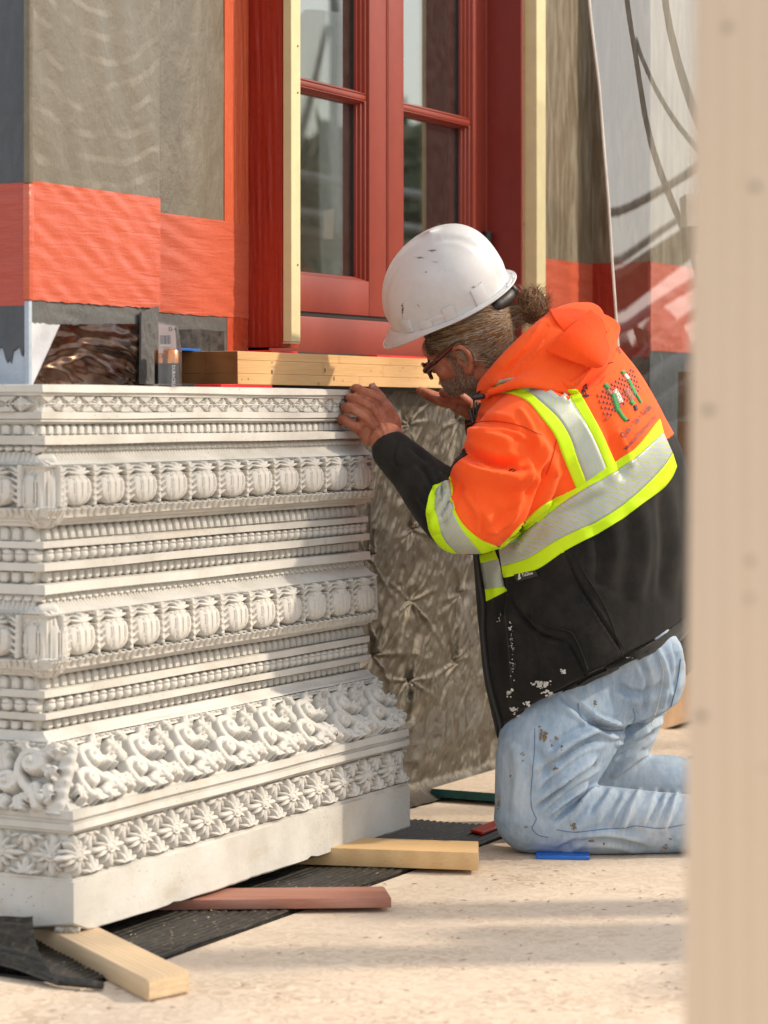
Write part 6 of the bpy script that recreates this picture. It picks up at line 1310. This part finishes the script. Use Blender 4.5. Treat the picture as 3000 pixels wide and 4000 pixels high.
# dirt scuffs
HB = BVHTree.FromPolygons(qmesh(V).tolist(), F); bm = bmesh.new(); SCF = simple('hat_scuff', (.16, .11, .06), .9)
ZH = lambda x, y: ((1400+.4822*x)/QS, (850+.4822*y)/QS)
for (x, y, n, sx_, sy_, a, b, ang) in ((360, 740, 60, 4, 26, .5, 1.5, 0), (600, 268, 50, 18, 4, .4, 1.1, 0), (500, 325, 40, 14, 4, .4, 1.0, 0), (980, 575, 30, 8, 26, .5, 1.4, 0), (930, 563, 14, 12, 3, .5, 1.2, 0), (960, 620, 10, 5, 4, .8, 1.6, 0), (630, 360, 12, 18, 3, .3, .8, 0), (490, 715, 8, 4, 4, .5, 1, 0), (545, 440, 8, 8, 4, .4, .9, 0), (1200, 560, 12, 6, 10, .4, 1.2, 0), (1245, 520, 22, 4, 40, .4, 1.1, 0), (880, 830, 26, 60, 8, .4, 1.0, 0), (240, 900, 12, 10, 20, .3, .8, 0), (700, 420, 10, 10, 20, .2, .6, 0)):
    for _ in range(n):
        px_, py_ = ZH(x+random.gauss(0, sx_), y+random.gauss(0, sy_)); h = hitJ(px_, py_, HB, .0006)
        if h is None: continue
        r_ = random.uniform(a, b)*.001; a0 = random.uniform(0, 6); bm.faces.new([bm.verts.new(h+Vector((S, -CO, 0))*r_*math.cos(q_*1.2566+a0)*random.uniform(.4, 1.6)+Vector((0, 0, 1))*r_*math.sin(q_*1.2566+a0)*random.uniform(.4, 1.6)) for q_ in range(5)])
tag(from_bm('scuff_marks', bm, SCF, hat, None, False), kind='stuff')
# ---------------------------------------------------------------- glasses
TORT = simple('tortoise_frame', (.055, .010, .007), .18, .6, 90, .02)
gl_ = empty('glasses', tuple(Q(*H(95, 0, 12))), 'red brown tortoiseshell glasses low on the nose'); gl_.parent = man; gl_.location = gl_.location-man.location
tp_ = [H(96, 66, 8), H(70, 80, 18), H(30, 86, 32), H(0, 86, 42), H(-12, 85, 38)]
v_, f_ = chain([tuple(p)+(r_,) for p, r_ in zip(tp_, (7.5, 6.5, 5, 4, 4))], 10); mk('temple_arm', qmesh(v_), f_, TORT, gl_, smooth=60)
v_, f_ = chain([tuple(H(96, -66, 8))+(5,), tuple(H(60, -80, 20))+(4,), tuple(H(0, -86, 40))+(3.6,)], 10); mk('temple_arm', qmesh(v_), f_, TORT, gl_, smooth=60)
for sg in (1, -1):
    lp = [tuple(H(112+2*math.sin(a)-.45*max(0, 12+27*math.cos(a)), sg*(36+25*math.cos(a)), 0+17*math.sin(a)))+(3.2,) for a in np.linspace(0, 2*math.pi, 21)]; lp = [q_[:3]+(4.2,) for q_ in lp]; v_, f_ = chain(lp, 8, 1); mk('lens_rim', qmesh(v_), f_, TORT, gl_, smooth=60)
    lv = [H(111.5-.45*max(0, 12+24*math.cos(a)), sg*(36+23*math.cos(a)), 15.5*math.sin(a)) for a in np.linspace(0, 2*math.pi, 20, endpoint=False)]; mk('lens', qmesh(lv), [list(range(20))], CLEAR, gl_)
v_, f_ = chain([tuple(H(113, 12, 6))+(3,), tuple(H(116, 0, 9))+(3,), tuple(H(113, -12, 6))+(3,)], 8); mk('bridge', qmesh(v_), f_, TORT, gl_, smooth=60)
v_, f_ = chain([tuple(H(97, 61, 5))+(5.5,), tuple(H(96, 66, 8))+(6,)], 8); mk('hinge_corner', qmesh(v_), f_, TORT, gl_, smooth=60)
# ---------------------------------------------------------------- hair and beard: ribbons of strands laid over the head
hv, hfc = remesh(head+[neck], .004, 3); HDB = BVHTree.FromPolygons(hv.tolist(), hfc)
def strands(name, gens, mats, par):
    for mi, mat in enumerate(mats):
        V = []; F = []
        for path, w0 in gens[mi::len(mats)]:
            P = [Q(*p) for p in path]; n = len(P)
            for i, p in enumerate(P):
                t = (P[min(i+1, n-1)]-P[max(i-1, 0)]).normalized(); view = (p-CAMP).normalized(); s_ = t.cross(view)
                s_ = s_.normalized() if s_.length > 1e-4 else Vector((1, 0, 0)); w_ = w0*(1-.75*(i/(n-1))**2)
                V += [p-s_*w_*.0005, p+s_*w_*.0005-view*w_*.0004, p+s_*w_*.0002+view*w_*.0005]
            k = len(V)-3*n
            for i in range(n-1):
                for a in range(3): b = (a+1) % 3; F.append([k+3*i+a, k+3*i+b, k+3*i+3+b, k+3*i+3+a])
        if V: mk(name, V, F, mat, par, smooth=180)
def onhead(p, off):
    """push a point out to just above the head surface"""
    w_ = Q(*p); h = HDB.find_nearest(w_); n_ = (w_-h[0]); 
    if (h[1].dot(n_)) < 0: n_ = -n_
    return tuple(toQ([h[0]+h[1]*off*.001])[0])
HVQ = toQ(hv)-HC; HLX, HLY, HLZ = HVQ@hf, HVQ@hl, HVQ@hu; hvn, _f4 = vnormals(hv, hfc)
def skull_region(nm, mask, mat, off):
    keep = [f for f in hfc if all(mask[i] for i in f)]; ids = sorted({i for f in keep for i in f}); mp = {i: k for k, i in enumerate(ids)}
    return mk(nm, hv[ids]+hvn[ids]*off, [[mp[i] for i in f] for f in keep], mat, man, smooth=180)
earz = (np.abs(HLY) > 60) & (HLX > -30) & (HLX < 26) & (HLZ > -34) & (HLZ < 36)
hairm = ((HLZ > 30) & (HLX < 82)) | ((HLX < -24) & (HLZ > -55+.3*(HLX+90)))
beardm = (HLX > -2+.3*np.abs(HLZ+60)*0) & (HLZ < -24-.10*HLX+.0) & (HLZ > -100) & ~((HLX > 78) & (HLZ > -34) & (np.abs(HLY) < 40)) | ((np.abs(HLY) > 56) & (HLX > 14) & (HLX < 40) & (HLZ < 34) & (HLZ > -40))
HBASE = m_cloth('hair_base', (.06, .036, .02), (.13, .09, .055), .7, 400, .8, 30, 0); BBASE = m_cloth('beard_base', (.18, .065, .038), (.28, .13, .085), .75, 500, .9, 60, 0)
skull_region('hair_underlayer', hairm & ~earz, HBASE, .0025); skull_region('beard_underlayer', beardm & ~(earz & (HLX < 14)), BBASE, .0008)
BID = np.where(beardm & ~(earz & (HLX < 16)) & (hvn@FW < .5))[0]; HID = np.where((hairm & ~earz) & (hvn@FW < .4))[0]
HM = [simple('hair_brown', (.16, .078, .03), .5, .3, 50, 0), simple('hair_light', (.30, .18, .085), .5, .3, 50, 0), simple('hair_grey', (.30, .25, .20), .5, .2, 50, 0), simple('hair_dark', (.07, .034, .016), .5, .3, 50, 0)]
BUN = QV(1150, 662, -5); rr = np.random.default_rng(21); g = []
for k in range(1500):
    i = int(rr.choice(HID)); p0 = toQ([hv[i]])[0]; mid = (p0+BUN)/2+np.array([0, 6, 0])+hl*8; endp = BUN+rr.normal(size=3)*np.array([8, 10, 8])-np.array([12, -5, 0]); path = []; lim = rr.uniform(.35, 1)
    for t in np.linspace(0, lim, 8):
        p = (1-t)**2*p0+2*t*(1-t)*mid+t*t*endp; path.append(onhead(p, rr.uniform(3, 6)) if t < .68 else tuple(p))
    g.append((path, rr.uniform(.9, 1.8)))
strands('hair', g, [HM[0], HM[1], HM[2], HM[0], HM[1]], man)
g = []
for k in range(260):   # nape and sideburn wisps
    if rr.random() < .5: p0 = H(rr.uniform(-80, -40), 60, rr.uniform(-50, 0)); d_ = (BUN-p0)*.8
    else: p0 = H(rr.uniform(-30, 10), 84, rr.uniform(8, 30)); d_ = -hf*rr.uniform(20, 70)-hu*rr.uniform(5, 50)
    path = [onhead(p0+d_*t+rr.normal(size=3)*1.5, 2+7*t) for t in np.linspace(0, 1, 6)]; g.append((path, .9))
strands('hair_wisps', g, HM[1:3], man)
g = []
for k in range(1500):   # bun
    d_ = rr.normal(size=3); d_ /= np.linalg.norm(d_); c_ = BUN+QV(4, 8, 0)*rr.uniform(-1, 1); r_ = 27*rr.uniform(.55, 1.15)
    ax_q = np.cross(d_, rr.normal(size=3)); ax_q /= np.linalg.norm(ax_q)+1e-6; sw = rr.uniform(.8, 2.0); path = []
    for t in np.linspace(0, 1, 7): a = sw*t; path.append(tuple(c_+(d_*math.cos(a)+np.cross(ax_q, d_)*math.sin(a))*r_*np.array([1, 1.15, .9])*(1+.12*t)))
    g.append((path, rr.uniform(.7, 1.5)))
for k in range(240):
    a = rr.uniform(-2.5, .5); b0 = BUN+QV(20*math.cos(a), 24*math.sin(a), rr.uniform(-14, 14)); b1 = b0+QV(18*math.cos(a+rr.uniform(-.9, .9)), 20*math.sin(a+rr.uniform(-.9, .9)), 0); b2 = b1+QV(10*math.cos(a+rr.uniform(-1.6, 1.6)), 12*math.sin(a+rr.uniform(-1.6, 1.6)), 0); g.append(([tuple(b0), tuple(b1), tuple(b2)], .8))
strands('hair_bun', g, [simple('bun_brown', (.20, .09, .035), .45, .3, 50, 0), simple('bun_light', (.36, .20, .09), .45, .3, 50, 0), simple('bun_dark', (.085, .04, .018), .5, .3, 50, 0)], man)
v_, f_ = ell(BUN, ([24, 0, 0], [0, 27, 0], [0, 0, 22])); mk('hair_bun_core', qmesh(v_), f_, HM[3], man, smooth=180)
GB = [simple('beard_grey', (.33, .25, .18), .6, .2, 50, 0), simple('beard_brown', (.15, .08, .045), .6, .2, 50, 0), simple('beard_white', (.46, .40, .33), .6, .1, 50, 0)]; g = []
for k in range(5200):
    i = int(rr.choice(BID)); p = toQ([hv[i]])[0]+rr.normal(size=3)*1.2; n_ = toQ([hv[i]+hvn[i]*.001])[0]-toQ([hv[i]])[0]; L_ = rr.uniform(3, 7.5)*(1.0 if HLZ[i] < -45 else .7)
    d_ = hf*rr.uniform(-.15, .5)-hu*rr.uniform(.5, 1)+n_*rr.uniform(.2, .9); d_ /= np.linalg.norm(d_); g.append(([tuple(p+n_*.5), tuple(p+d_*L_*.5+n_*1.4), tuple(p+d_*L_+rr.normal(size=3)*1.3)], rr.uniform(.45, .85)))
strands('beard', g, GB, man)
print('tris', sum(len(o.data.polygons)*2 for o in sc.objects if o.type == 'MESH'))
